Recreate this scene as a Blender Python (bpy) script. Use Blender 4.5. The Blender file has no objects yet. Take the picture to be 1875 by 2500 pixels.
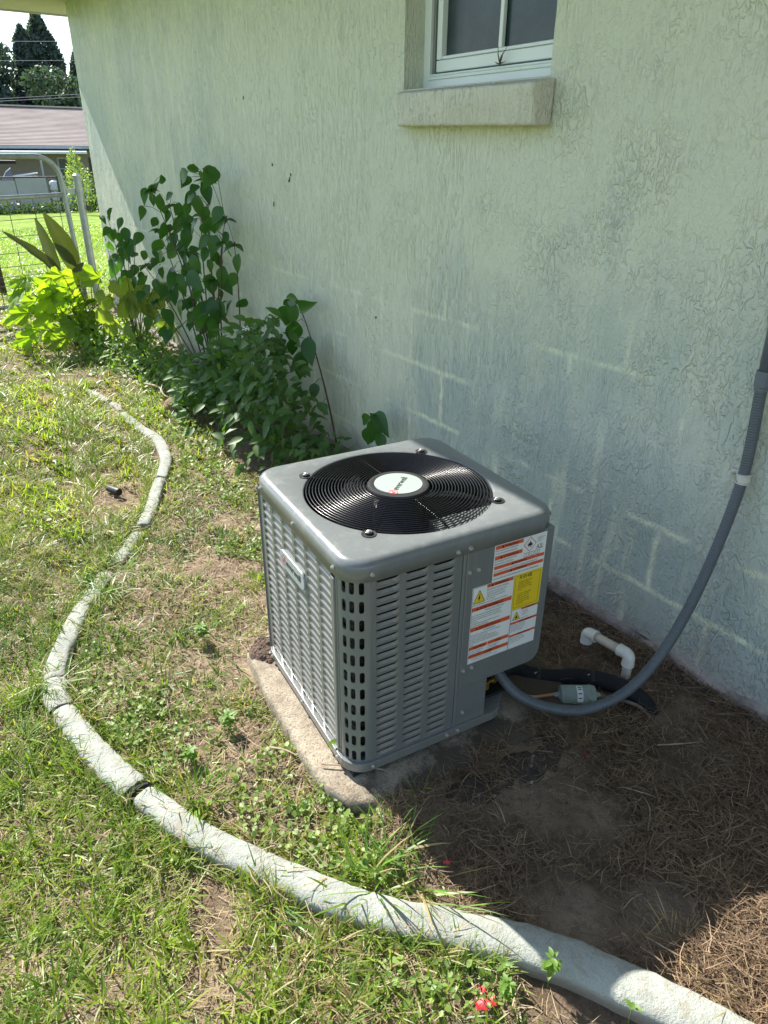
import bpy, bmesh, math, random
import numpy as np
from mathutils import Vector, Matrix, Quaternion
R = math.radians
rng = np.random.default_rng(7)
rnd = random.Random(11)
S = bpy.context.scene
COL = S.collection

# ---------------------------------------------------------------- camera, sky, sun, exposure
CAM = Vector((0.0, -1.6312, 1.3492))
cd = bpy.data.cameras.new('camera'); cam = bpy.data.objects.new('camera', cd); COL.objects.link(cam)
fw = Vector((-0.73736975, 0.4966011, -0.45790085)); rt = Vector((0.55555842, 0.83144729, 0.00708814)); up = Vector((-0.3842404, 0.2491641, 0.88897501))
m = Matrix((rt, up, -fw)).transposed().to_4x4(); m.translation = CAM
cam.matrix_world = m
cd.sensor_fit = 'VERTICAL'; cd.sensor_height = 36.0; cd.sensor_width = 27.0
cd.lens = 1714.93 / 2500 * 36; cd.clip_start = 0.05; cd.clip_end = 600
S.camera = cam
SUN = Vector((1.0, 0.14, -0.93)).normalized()        # direction the light travels
sl = bpy.data.lights.new('sun', 'SUN'); sl.energy = 5.0; sl.angle = R(0.55); sl.color = (1.0, 0.95, 0.87)
so = bpy.data.objects.new('sun', sl); COL.objects.link(so)
so.rotation_euler = SUN.to_track_quat('-Z', 'Y').to_euler(); so.location = (-8, 0, 9)
w = bpy.data.worlds.new('World'); S.world = w; w.use_nodes = True
wn = w.node_tree.nodes; wl = w.node_tree.links; wn.clear()
wo = wn.new('ShaderNodeOutputWorld'); bg = wn.new('ShaderNodeBackground')
sky = wn.new('ShaderNodeTexSky'); sky.sky_type = 'NISHITA'; sky.sun_disc = False
sky.sun_elevation = math.asin(-SUN.z); sky.sun_rotation = math.atan2(-SUN.x, -SUN.y)
sky.air_density = 1.0; sky.dust_density = 0.6; sky.ozone_density = 1.8
tc = wn.new('ShaderNodeTexCoord'); mpg = wn.new('ShaderNodeMapping'); mpg.inputs['Scale'].default_value = (1, 1, 2.2)
mpg.inputs['Location'].default_value = (0.3, 0.1, 0.15)
cn = wn.new('ShaderNodeTexNoise'); cn.inputs['Scale'].default_value = 3.4; cn.inputs['Detail'].default_value = 9; cn.inputs['Roughness'].default_value = 0.55
cr = wn.new('ShaderNodeValToRGB'); cr.color_ramp.elements[0].position = 0.52; cr.color_ramp.elements[1].position = 0.70
mx = wn.new('ShaderNodeMix'); mx.data_type = 'RGBA'; mx.inputs[7].default_value = (4.1, 4.15, 4.3, 1)
wl.new(tc.outputs['Generated'], mpg.inputs[0]); wl.new(mpg.outputs[0], cn.inputs[0]); wl.new(cn.outputs[0], cr.inputs[0])
wl.new(cr.outputs[0], mx.inputs[0]); wl.new(sky.outputs[0], mx.inputs[6]); wl.new(mx.outputs[2], bg.inputs[0])
bg.inputs[1].default_value = 0.115
wl.new(bg.outputs[0], wo.inputs[0])
S.view_settings.view_transform = 'Standard'; S.view_settings.look = 'None'
S.view_settings.exposure = 1.2; S.view_settings.gamma = 1
S.view_settings.use_curve_mapping = False
try:
    S.cycles.max_bounces = 8; S.cycles.diffuse_bounces = 4; S.cycles.transparent_max_bounces = 8; S.cycles.transmission_bounces = 4
    S.cycles.sample_clamp_indirect = 6
except Exception: pass

# ---------------------------------------------------------------- helpers
def link(o, parent=None):
    COL.objects.link(o)
    if parent is not None: o.parent = parent
    return o
def tag(o, label=None, cat=None, group=None, kind=None):
    if label: o['label'] = label
    if cat: o['category'] = cat
    if group: o['group'] = group
    if kind: o['kind'] = kind
    return o
def empty(name, loc=(0, 0, 0), rz=0.0, label=None, cat=None, group=None):
    o = bpy.data.objects.new(name, None); o.empty_display_size = 0.05
    o.location = loc; o.rotation_euler = (0, 0, rz)
    link(o); return tag(o, label, cat, group)
def mesh_from(name, v, f, mat, smooth=False):
    me = bpy.data.meshes.new(name); me.from_pydata([tuple(p) for p in v], [], f); me.update()
    if mat is not None: me.materials.append(mat)
    if smooth: me.polygons.foreach_set('use_smooth', [True] * len(me.polygons))
    return me
class MB:
    def __init__(s): s.v = []; s.f = []
    def add(s, v, f):
        b = len(s.v); s.v += [tuple(p) for p in v]; s.f += [tuple(i + b for i in q) for q in f]; return s
    def box(s, c, d, rz=0.0, M=None):
        x, y, z = d[0] / 2, d[1] / 2, d[2] / 2
        vs = [Vector((sx * x, sy * y, sz * z)) for sz in (-1, 1) for sy in (-1, 1) for sx in (-1, 1)]
        if M is not None: vs = [M @ p for p in vs]
        if rz:
            q = Matrix.Rotation(rz, 3, 'Z'); vs = [q @ p for p in vs]
        vs = [p + Vector(c) for p in vs]
        return s.add(vs, [(0, 2, 3, 1), (4, 5, 7, 6), (0, 1, 5, 4), (2, 6, 7, 3), (0, 4, 6, 2), (1, 3, 7, 5)])
    def bb(s, a, b):
        return s.box([(a[i] + b[i]) / 2 for i in range(3)], [abs(b[i] - a[i]) for i in range(3)])
    def tube(s, pts, r, seg=8, cap=True, closed=False):
        pts = [Vector(p) for p in pts]; n = len(pts)
        rr = r if isinstance(r, (list, tuple)) else [r] * n
        vs = []; ref = None
        for i, p in enumerate(pts):
            if closed: t = (pts[(i + 1) % n] - pts[i - 1])
            else: t = pts[min(i + 1, n - 1)] - pts[max(i - 1, 0)]
            t.normalize()
            if ref is None:
                ref = Vector((0, 0, 1)) if abs(t.z) < 0.9 else Vector((1, 0, 0))
            a = (ref - t * ref.dot(t)).normalized(); b = t.cross(a); ref = a
            for k in range(seg):
                w_ = 2 * math.pi * k / seg
                vs.append(p + a * (rr[i] * math.cos(w_)) + b * (rr[i] * math.sin(w_)))
        fs = []
        m_ = n if closed else n - 1
        for i in range(m_):
            j = (i + 1) % n
            for k in range(seg):
                l = (k + 1) % seg
                fs.append((i * seg + k, i * seg + l, j * seg + l, j * seg + k))
        if cap and not closed:
            fs.append(tuple(reversed(range(seg)))); fs.append(tuple((n - 1) * seg + k for k in range(seg)))
        return s.add(vs, fs)
    def lathe(s, prof, seg=16, c=(0, 0, 0), M=None, ph=0.0):
        vs = []; fs = []
        for (r_, z_) in prof:
            for k in range(seg):
                w_ = 2 * math.pi * k / seg + ph
                p = Vector((r_ * math.cos(w_), r_ * math.sin(w_), z_))
                if M is not None: p = M @ p
                vs.append(p + Vector(c))
        for i in range(len(prof) - 1):
            for k in range(seg):
                l = (k + 1) % seg
                fs.append((i * seg + k, i * seg + l, (i + 1) * seg + l, (i + 1) * seg + k))
        if prof[0][0] > 1e-6: fs.append(tuple(reversed(range(seg))))
        if prof[-1][0] > 1e-6: fs.append(tuple((len(prof) - 1) * seg + k for k in range(seg)))
        return s.add(vs, fs)
    def prism(s, outline, z0, z1):
        n = len(outline)
        vs = [(x, y, z0) for x, y in outline] + [(x, y, z1) for x, y in outline]
        fs = [tuple(reversed(range(n))), tuple(range(n, 2 * n))] + [(i, (i + 1) % n, n + (i + 1) % n, n + i) for i in range(n)]
        return s.add(vs, fs)
    def mesh(s, name, mat, smooth=False): return mesh_from(name, s.v, s.f, mat, smooth)
    def obj(s, name, mat, parent=None, smooth=False, bevel=0.0, seg=2, auto=None):
        o = bpy.data.objects.new(name, s.mesh(name, mat, smooth)); link(o, parent)
        if bevel:
            b = o.modifiers.new('bevel', 'BEVEL'); b.width = bevel; b.segments = seg; b.limit_method = 'ANGLE'; b.angle_limit = R(35)
        if smooth and auto: sharpen(o, auto)
        return o
def sharpen(o, deg):
    me = o.data; bm = bmesh.new(); bm.from_mesh(me)
    for e in bm.edges:
        if len(e.link_faces) == 2 and e.calc_face_angle(0) > R(deg): e.smooth = False
    bm.to_mesh(me); bm.free()
def inst(name, me, parent=None, loc=(0, 0, 0), rot=None, M=None):
    o = bpy.data.objects.new(name, me); link(o, parent)
    if M is not None: o.matrix_basis = M
    else:
        o.location = loc
        if rot is not None: o.rotation_euler = rot
    return o
def vnoise(x, y, seed=0):
    xi = np.floor(x).astype(np.int64); yi = np.floor(y).astype(np.int64); fx = x - xi; fy = y - yi
    fx = fx * fx * (3 - 2 * fx); fy = fy * fy * (3 - 2 * fy)
    def h(a, b):
        n = (a * 374761393 + b * 668265263 + seed * 974634777) & 0xffffffff
        n = ((n ^ (n >> 13)) * 1274126177) & 0xffffffff
        return ((n ^ (n >> 16)) & 0xffff) / 65535.0
    return (h(xi, yi) * (1 - fx) + h(xi + 1, yi) * fx) * (1 - fy) + (h(xi, yi + 1) * (1 - fx) + h(xi + 1, yi + 1) * fx) * fy
def fbm(x, y, seed=0, o=4):
    x = np.asarray(x, float); y = np.asarray(y, float); s_ = 0; a = 0.5; t = 0
    for k in range(o):
        s_ = s_ + a * vnoise(x * 2 ** k, y * 2 ** k, seed + k * 17); t += a; a *= 0.5
    return s_ / t
def sstep(a, b, x):
    t = np.clip((x - a) / (b - a), 0, 1); return t * t * (3 - 2 * t)

# ---------------------------------------------------------------- materials
def nodes(name):
    mt = bpy.data.materials.new(name); mt.use_nodes = True; nt = mt.node_tree
    return mt, nt, nt.nodes['Principled BSDF']
def N(nt, t, **kw):
    n = nt.nodes.new(t)
    for k, v in kw.items():
        if k.startswith('_'): setattr(n, k[1:], v)
        else: n.inputs[k.replace('__', ' ')].default_value = v
    return n
def objco(nt, scale=(1, 1, 1), loc=(0, 0, 0), gen='Object'):
    t = nt.nodes.new('ShaderNodeTexCoord'); mp = nt.nodes.new('ShaderNodeMapping')
    mp.inputs['Scale'].default_value = scale; mp.inputs['Location'].default_value = loc
    nt.links.new(t.outputs[gen], mp.inputs[0]); return mp.outputs[0]
def noise(nt, vec, scale, detail=4, rough=0.55, dist=0.0):
    n = N(nt, 'ShaderNodeTexNoise', Scale=scale, Detail=detail, Roughness=rough, Distortion=dist)
    nt.links.new(vec, n.inputs['Vector']); return n.outputs[0]
def ramp(nt, fac, stops):
    n = nt.nodes.new('ShaderNodeValToRGB'); e = n.color_ramp.elements
    while len(e) < len(stops): e.new(0.5)
    for i, (p, c) in enumerate(stops):
        e[i].position = p; e[i].color = (c, c, c, 1) if isinstance(c, (int, float)) else (*c, 1)
    nt.links.new(fac, n.inputs[0]); return n.outputs[0]
def mixc(nt, fac, a, b, mode='MIX'):
    n = nt.nodes.new('ShaderNodeMix'); n.data_type = 'RGBA'; n.blend_type = mode
    for i, s_ in ((0, fac), (6, a), (7, b)):
        if isinstance(s_, (int, float)): n.inputs[i].default_value = s_
        elif isinstance(s_, tuple): n.inputs[i].default_value = (*s_, 1)
        else: nt.links.new(s_, n.inputs[i])
    return n.outputs[2]
def mth(nt, op, a, b=0.0, c=0.0, clamp=False):
    n = nt.nodes.new('ShaderNodeMath'); n.operation = op; n.use_clamp = clamp
    for i, s_ in enumerate((a, b, c)):
        if isinstance(s_, (int, float)): n.inputs[i].default_value = s_
        else: nt.links.new(s_, n.inputs[i])
    return n.outputs[0]
def bump(nt, bs, h, strength=0.5, dist=0.01, prev=None):
    b = N(nt, 'ShaderNodeBump', Strength=strength, Distance=dist); nt.links.new(h, b.inputs['Height'])
    if prev is not None: nt.links.new(prev, b.inputs['Normal'])
    nt.links.new(b.outputs[0], bs.inputs['Normal']); return b.outputs[0]
def simple(name, c, rough=0.5, metal=0.0, var=0.12, vs=8.0, bmp=0.0, bs_=200.0, bd=0.001, spec=None, coat=0.0):
    mt, nt, bs = nodes(name); co = objco(nt)
    n = noise(nt, co, vs, 5)
    col = mixc(nt, ramp(nt, n, [(0.3, 0.0), (0.7, 1.0)]), tuple(x * (1 - var) for x in c), tuple(min(1, x * (1 + var)) for x in c))
    nt.links.new(col, bs.inputs['Base Color']); bs.inputs['Roughness'].default_value = rough; bs.inputs['Metallic'].default_value = metal
    if coat: bs.inputs['Coat Weight'].default_value = coat
    if spec is not None: bs.inputs['Specular IOR Level'].default_value = spec
    if bmp: bump(nt, bs, noise(nt, co, bs_, 3), bmp, bd)
    return mt
def leafmat(name, c, c2, trans=0.5, rough=0.45, tint=(1.0, 1.0, 0.35), edge=None, attr=False, vs=25):
    mt, nt, bs = nodes(name)
    oi = nt.nodes.new('ShaderNodeObjectInfo')
    if attr:
        a = nt.nodes.new('ShaderNodeAttribute'); a.attribute_name = 'Col'; col = a.outputs['Color']
    else:
        n = noise(nt, objco(nt), vs, 3)
        f = mth(nt, 'ADD', mth(nt, 'MULTIPLY', n, 0.5), mth(nt, 'MULTIPLY', oi.outputs['Random'], 0.5))
        col = mixc(nt, f, c, c2)
    nt.links.new(col, bs.inputs['Base Color']); bs.inputs['Roughness'].default_value = rough
    tr = nt.nodes.new('ShaderNodeBsdfTranslucent'); tcol = mixc(nt, 1.0, col, tint, 'MULTIPLY')
    g = mixc(nt, 1.0, tcol, (2.0, 2.0, 2.0), 'MULTIPLY'); nt.links.new(g, tr.inputs[0])
    ms = nt.nodes.new('ShaderNodeMixShader'); ms.inputs[0].default_value = trans
    nt.links.new(bs.outputs[0], ms.inputs[1]); nt.links.new(tr.outputs[0], ms.inputs[2])
    nt.links.new(ms.outputs[0], nt.nodes['Material Output'].inputs[0])
    return mt

def stucco(name, base_a, base_b, base_c, mortar=True, amp=1.0):
    mt, nt, bs = nodes(name)
    tcn = nt.nodes.new('ShaderNodeTexCoord'); sep = nt.nodes.new('ShaderNodeSeparateXYZ'); nt.links.new(tcn.outputs['Object'], sep.inputs[0])
    X, Y, Z = sep.outputs
    co = tcn.outputs['Object']
    # paint tone: yellow-green field, grey-blue patches low and far, all irregular
    n1 = noise(nt, co, 1.3, 5, 0.6); n2 = noise(nt, objco(nt, (6, 6, 1.4)), 1.6, 5, 0.65)
    lowr = mth(nt, 'MULTIPLY', mth(nt, 'MULTIPLY_ADD', Z, -0.80, 1.10, clamp=True), mth(nt, 'MULTIPLY_ADD', X, 1.3, 3.35, clamp=True))
    f = mth(nt, 'ADD', mth(nt, 'MULTIPLY_ADD', n1, 1.3, -0.50), mth(nt, 'MULTIPLY_ADD', n2, 0.9, -0.45))
    f = mth(nt, 'ADD', f, mth(nt, 'MULTIPLY', lowr, 0.85))
    fx = mth(nt, 'MULTIPLY', mth(nt, 'SUBTRACT', -3.2, X), 0.14)       # far end cooler
    f = mth(nt, 'ADD', f, mth(nt, 'MAXIMUM', fx, 0.0))
    tone = mixc(nt, ramp(nt, f, [(0.25, 0.0), (0.85, 1.0)]), base_a, base_b)
    if mortar:
        cb = nt.nodes.new('ShaderNodeCombineXYZ')
        wob = mth(nt, 'MULTIPLY_ADD', noise(nt, co, 18, 4), 0.020, -0.010)
        nt.links.new(mth(nt, 'ADD', mth(nt, 'ADD', X, wob), 1.02 + 0.4064 * 20), cb.inputs[0]); nt.links.new(mth(nt, 'ADD', mth(nt, 'ADD', Z, wob), 0.0078 + 0.2032 * 4), cb.inputs[1])
        dn = noise(nt, co, 30, 2); 
        br = N(nt, 'ShaderNodeTexBrick', Scale=1.0); br.offset = 0.5
        br.inputs['Mortar Size'].default_value = 0.016; br.inputs['Mortar Smooth'].default_value = 1.0
        br.inputs['Brick Width'].default_value = 0.4064; br.inputs['Row Height'].default_value = 0.2032
        nt.links.new(cb.outputs[0], br.inputs['Vector'])
        mk = ramp(nt, noise(nt, co, 2.6, 3, 0.6), [(0.46, 0.0), (0.55, 1.0)])
        lowm = ramp(nt, Z, [(0.10, 1.0), (0.86, 0.75), (0.98, 0.0)])
        mk = mth(nt, 'MULTIPLY', mth(nt, 'MULTIPLY', mk, lowm), br.outputs['Fac'])
        mk = mth(nt, 'MULTIPLY', mk, ramp(nt, dn, [(0.3, 0.35), (0.6, 1.0)]))
        # runs of pale drips below the joints
        dr = ramp(nt, noise(nt, objco(nt, (16, 16, 1.2)), 1.0, 3), [(0.52, 0.0), (0.64, 0.70)])
        dr = mth(nt, 'MULTIPLY', dr, ramp(nt, noise(nt, co, 2.1, 2), [(0.5, 0.0), (0.62, 1.0)]))
        dr = mth(nt, 'MULTIPLY', dr, lowm)
        mk = mth(nt, 'MAXIMUM', mk, dr)
        tone = mixc(nt, mth(nt, 'MULTIPLY', mk, 0.95), tone, base_c)
    # knockdown relief: small flattened worms, drawn out vertically towards the far end
    def plate(sc, k, lo, hi, d, det=2.5):
        return ramp(nt, noise(nt, objco(nt, sc), k, det, 0.55, d), [(lo, 0.0), (hi, 1.0)])
    def ridge(sc, k, w_, d, off=0.5):
        a = mth(nt, 'ABSOLUTE', mth(nt, 'SUBTRACT', noise(nt, objco(nt, sc, (3.1, 1.7, off)), k, 2, 0.5, d), 0.5))
        return ramp(nt, a, [(w_ * .45, 1.0), (w_, 0.0)])
    ra = mth(nt, 'MAXIMUM', mth(nt, 'MULTIPLY', ridge((1, 1, 0.10), 40, 0.075, 0.35), plate((1, 1, .35), 16, .42, .56, 0)), mth(nt, 'MULTIPLY', plate((1, 1, .30), 90, .52, .62, .5), .8))
    rb = mth(nt, 'MULTIPLY', ridge((1, 1, 0.30), 34, 0.085, 0.7), plate((1, 1, .6), 50, .47, .56, 0))
    rc = plate((1, 1, 0.7), 62, .52, .62, 1.0)
    rd = mth(nt, 'MULTIPLY', ridge((1, 1, 0.35), 12, 0.024, 0.7, 7.7), plate((1, 1, 1), 7, .48, .56, 0))
    ma = ramp(nt, mth(nt, 'ADD', noise(nt, co, 2.2, 4, .6), mth(nt, 'MULTIPLY', mth(nt, 'ADD', X, 1.9), 0.14)), [(0.44, 0.0), (0.58, 1.0)])
    smoothm = ramp(nt, noise(nt, co, 4.5, 3), [(0.36, 0.50), (0.50, 1.0)])
    big = mth(nt, 'MAXIMUM', mth(nt, 'MAXIMUM', rb, mth(nt, 'MULTIPLY', rc, .8)), mth(nt, 'MULTIPLY', rd, 1.2))
    n_ = nt.nodes.new('ShaderNodeMix'); nt.links.new(ma, n_.inputs[0]); nt.links.new(ra, n_.inputs[2]); nt.links.new(mth(nt, 'MULTIPLY', big, ramp(nt, noise(nt, co, 3.3, 3), [(.38, .35), (.62, .95)])), n_.inputs[3])
    h = mth(nt, 'MULTIPLY', n_.outputs[0], smoothm)
    h = mth(nt, 'ADD', h, mth(nt, 'MULTIPLY', noise(nt, co, 150, 4), 0.55))
    h = mth(nt, 'ADD', h, mth(nt, 'MULTIPLY', noise(nt, objco(nt, (1, 1, .6)), 17, 4, .65), 1.5))
    dirt = ramp(nt, noise(nt, co, 14, 5, 0.7), [(0.62, 0.0), (0.74, 1.0)])
    tone = mixc(nt, mth(nt, 'MULTIPLY', dirt, 0.15), tone, (0.16, 0.17, 0.14))
    spl = ramp(nt, mth(nt, 'ADD', Z, mth(nt, 'MULTIPLY_ADD', noise(nt, co, 8, 5, .7), .22, -.11)), [(.03, .55), (.20, 0.0)])
    tone = mixc(nt, spl, tone, (.30, .27, .22))
    g = mixc(nt, ramp(nt, noise(nt, co, 60, 4), [(0.35, 0.0), (0.65, 0.10)]), tone, (0.5, 0.52, 0.44))
    nt.links.new(g, bs.inputs['Base Color']); bs.inputs['Roughness'].default_value = 0.48
    bs.inputs['Specular IOR Level'].default_value = 0.4
    bump(nt, bs, h, 1.0, 0.0046 * amp)
    return mt

M_wall = stucco('stucco_green', (0.63, 0.645, 0.525), (0.385, 0.450, 0.420), (0.80, 0.81, 0.60))
M_sill = stucco('stucco_sill', (0.60, 0.58, 0.49), (0.52, 0.51, 0.45), (0.5, 0.5, 0.4), mortar=False)
M_found = simple('rough_concrete', (0.30, 0.26, 0.225), 0.95, var=0.35, vs=12, bmp=1.0, bs_=70, bd=0.012)
M_padx = simple('pad_concrete', (0.34, 0.30, 0.235), 0.95, var=0.28, vs=14, bmp=0.8, bs_=160, bd=0.004)
def padmat():
    mt, nt, bs = nodes('pad_concrete_worn'); co = objco(nt)
    a = noise(nt, co, 12, 6, .7); b = noise(nt, co, 170, 4, .7); c_ = noise(nt, co, 38, 4)
    c = mixc(nt, ramp(nt, a, [(.35, 0.0), (.65, 1.0)]), (.235, .195, .140), (.42, .36, .265))
    c = mixc(nt, ramp(nt, b, [(.36, .8), (.48, 0.0)]), c, (.12, .095, .07)); c = mixc(nt, ramp(nt, c_, [(.62, 0.0), (.7, .5)]), c, (.36, .24, .16))
    sp_ = nt.nodes.new('ShaderNodeSeparateXYZ'); nt.links.new(co, sp_.inputs[0])
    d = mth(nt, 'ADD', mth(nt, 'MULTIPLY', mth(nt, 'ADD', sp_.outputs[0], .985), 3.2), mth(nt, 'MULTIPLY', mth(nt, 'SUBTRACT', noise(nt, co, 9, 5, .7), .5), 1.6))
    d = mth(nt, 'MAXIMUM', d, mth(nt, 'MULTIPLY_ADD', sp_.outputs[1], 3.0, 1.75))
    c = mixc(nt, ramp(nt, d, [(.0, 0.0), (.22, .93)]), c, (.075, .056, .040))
    nt.links.new(c, bs.inputs['Base Color']); bs.inputs['Roughness'].default_value = .95; bump(nt, bs, mth(nt, 'ADD', b, mth(nt, 'MULTIPLY', c_, 1.5)), .8, .005); return mt
def curbmat():
    mt, nt, bs = nodes('curb_concrete'); co = objco(nt)
    a = noise(nt, co, 9, 6, 0.65); sp = noise(nt, co, 210, 3, 0.7); b = noise(nt, co, 45, 4)
    c = mixc(nt, ramp(nt, a, [(0.35, 0.0), (0.7, 1.0)]), (0.27, 0.29, 0.255), (0.405, 0.425, 0.375))
    c = mixc(nt, ramp(nt, sp, [(0.32, 0.5), (0.44, 0.0)]), c, (0.20, 0.19, 0.16))
    c = mixc(nt, ramp(nt, b, [(0.52, 0.0), (0.70, 0.7)]), c, (0.27, 0.25, 0.19))
    g = nt.nodes.new('ShaderNodeNewGeometry'); sp_ = nt.nodes.new('ShaderNodeSeparateXYZ'); nt.links.new(g.outputs['Position'], sp_.inputs[0])
    low = ramp(nt, mth(nt, 'ADD', sp_.outputs[2], mth(nt, 'MULTIPLY', b, 0.02)), [(0.012, 0.75), (0.03, 0.0)])
    c = mixc(nt, low, c, (0.22, 0.17, 0.12))
    nt.links.new(c, bs.inputs['Base Color']); bs.inputs['Roughness'].default_value = 0.9
    bump(nt, bs, mth(nt, 'ADD', sp, mth(nt, 'MULTIPLY', b, 1.5)), 0.7, 0.004); return mt
M_curb = curbmat()
def enamel():
    mt, nt, bs = nodes('grey_enamel'); co = objco(nt)
    dst = ramp(nt, noise(nt, objco(nt, (9, 9, 1.1)), 5, 5, .65), [(.50, 0.0), (.74, 1.0)]); sp = ramp(nt, noise(nt, co, 75, 4, .7), [(.60, 0.0), (.72, 1.0)])
    c = mixc(nt, mth(nt, 'MULTIPLY', dst, .22), (.155, .168, .170), (.30, .30, .28)); c = mixc(nt, mth(nt, 'MULTIPLY', sp, .22), c, (.36, .33, .27))
    sp_ = nt.nodes.new('ShaderNodeSeparateXYZ'); nt.links.new(co, sp_.inputs[0])
    lowd = ramp(nt, mth(nt, 'ADD', sp_.outputs[2], mth(nt, 'MULTIPLY', noise(nt, co, 24, 4), .05)), [(.085, .22), (.13, 0.0)]); c = mixc(nt, lowd, c, (.26, .21, .15))
    nt.links.new(c, bs.inputs['Base Color']); nt.links.new(mth(nt, 'MULTIPLY_ADD', dst, .22, .28), bs.inputs['Roughness']); bs.inputs['Coat Weight'].default_value = .35; bs.inputs['Coat Roughness'].default_value = .15
    bump(nt, bs, noise(nt, co, 6, 2), .25, .004); return mt
M_grey = enamel()
M_lid = M_grey
M_black = simple('black_gloss_wire', (0.008, 0.008, 0.010), 0.22, var=0.1, coat=0.3)
M_blackmat = simple('black_plastic', (0.010, 0.010, 0.012), 0.5, var=0.2)
M_dark = simple('dark_interior', (0.012, 0.012, 0.011), 0.8, var=0.3)
M_blade = simple('fan_blade_black', (0.006, 0.006, 0.008), 0.8, spec=.1)
M_screw = simple('screw_zinc', (0.50, 0.50, 0.48), 0.35, metal=0.7, var=0.1)
M_badge = simple('badge_mint', (0.33, 0.39, 0.355), 0.35, var=0.02)
M_badge2 = simple('badge_silver', (0.36, 0.40, 0.40), 0.4, var=0.03)
M_red = simple('print_red', (0.55, 0.03, 0.05), 0.5, var=0.02)
M_ink = simple('print_black', (0.012, 0.012, 0.014), 0.5, var=0.02)
M_paper = simple('label_paper', (0.72, 0.75, 0.75), 0.4, var=0.02)
M_orange = simple('label_orange_red', (0.62, 0.10, 0.035), 0.45, var=0.03)
M_yellow = simple('label_yellow', (0.74, 0.55, 0.02), 0.45, var=0.03)
M_window = simple('white_window_vinyl', (0.80, 0.83, 0.84), 0.4, var=0.04)
M_track = simple('window_track', (0.20, 0.21, 0.20), 0.5)
M_pvc = simple('white_pvc', (0.74, 0.72, 0.64), 0.4, var=0.05)
M_pvc2 = simple('aged_pvc', (0.55, 0.49, 0.38), 0.5, var=0.12, vs=30)
M_insul = simple('black_foam', (0.008, 0.009, 0.011), 0.85, bmp=0.4, bs_=300, bd=0.001)
M_copper = simple('copper', (0.42, 0.22, 0.13), 0.4, metal=0.7, var=0.3, vs=40)
M_brass = simple('brass', (0.62, 0.42, 0.10), 0.3, metal=0.9, var=0.15)
M_drier = simple('drier_green', (0.25, 0.31, 0.28), 0.35, var=0.05)
M_galv = simple('galvanised', (0.27, 0.30, 0.30), 0.42, metal=0.55, var=0.15, vs=20)
M_wire = simple('rusty_wire', (0.10, 0.085, 0.065), 0.6, metal=0.3)
M_rustpost = simple('dark_rail', (0.07, 0.06, 0.055), 0.6)
M_soffit = simple('soffit_cream', (0.52, 0.47, 0.46), 0.7, var=0.06)
M_clamp = simple('clamp_cream', (0.55, 0.56, 0.48), 0.5)
M_straw = leafmat('dead_straw', (0, 0, 0), (0, 0, 0), 0.15, 0.7, (1, 0.9, 0.7), attr=True)
M_grass = leafmat('grass_blade', (0, 0, 0), (0, 0, 0), 0.42, 0.42, (0.95, 1.0, 0.3), attr=True)
M_weed = leafmat('weed_leaf', (0, 0, 0), (0, 0, 0), 0.35, 0.5, (0.9, 1.0, 0.3), attr=True)
M_shrub = leafmat('shrub_leaf_dark', (0.026, 0.085, 0.022), (0.060, 0.150, 0.035), 0.40, 0.34, (0.9, 1.0, 0.25))
M_bush = leafmat('bush_leaf', (0.055, 0.125, 0.030), (0.120, 0.215, 0.050), 0.35, 0.5, (0.9, 1.0, 0.3))
M_squash = leafmat('squash_leaf', (0.14, 0.25, 0.03), (0.26, 0.36, 0.05), 0.58, 0.55, (1.0, 1.0, 0.22))
M_yell = leafmat('yellowed_leaf', (0.15, 0.25, 0.035), (0.32, 0.34, 0.08), 0.45, 0.6, (.9, 0.95, 0.35))
M_canna = leafmat('canna_leaf', (0.05, 0.055, 0.04), (0.10, 0.12, 0.05), 0.20, 0.3, (1.1, 1.3, 0.2), vs=6)
M_stem = simple('brown_stem', (0.09, 0.05, 0.03), 0.7, var=0.3, vs=60)
M_gstem = simple('green_stem', (0.10, 0.17, 0.05), 0.6, var=0.25, vs=60)
M_cstem = simple('canna_stem', (0.13, 0.045, 0.03), 0.5, var=0.4, vs=40)

def glassmat():
    mt, nt, bs = nodes('screened_glass'); co = objco(nt)
    c = mixc(nt, ramp(nt, noise(nt, co, 7, 6, 0.6), [(0.35, 0.0), (0.7, 1.0)]), (0.010, 0.028, 0.034), (0.036, 0.066, 0.072))
    nt.links.new(c, bs.inputs['Base Color']); bs.inputs['Roughness'].default_value = 0.22; bs.inputs['IOR'].default_value = 1.5
    return mt
M_glass = glassmat()
def conduitmat():
    mt, nt, bs = nodes('grey_conduit'); 
    uv = nt.nodes.new('ShaderNodeAttribute'); uv.attribute_name = 'along'
    wv = mth(nt, 'SINE', mth(nt, 'MULTIPLY', uv.outputs['Fac'], 2 * math.pi / 0.0065))
    bs.inputs['Base Color'].default_value = (0.105, 0.125, 0.145, 1); bs.inputs['Roughness'].default_value = 0.38
    n = noise(nt, objco(nt), 12, 4)
    c = mixc(nt, n, (0.070, 0.085, 0.098), (0.105, 0.122, 0.135)); nt.links.new(c, bs.inputs['Base Color'])
    bump(nt, bs, wv, 0.35, 0.0012); return mt
M_conduit = conduitmat()

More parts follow.
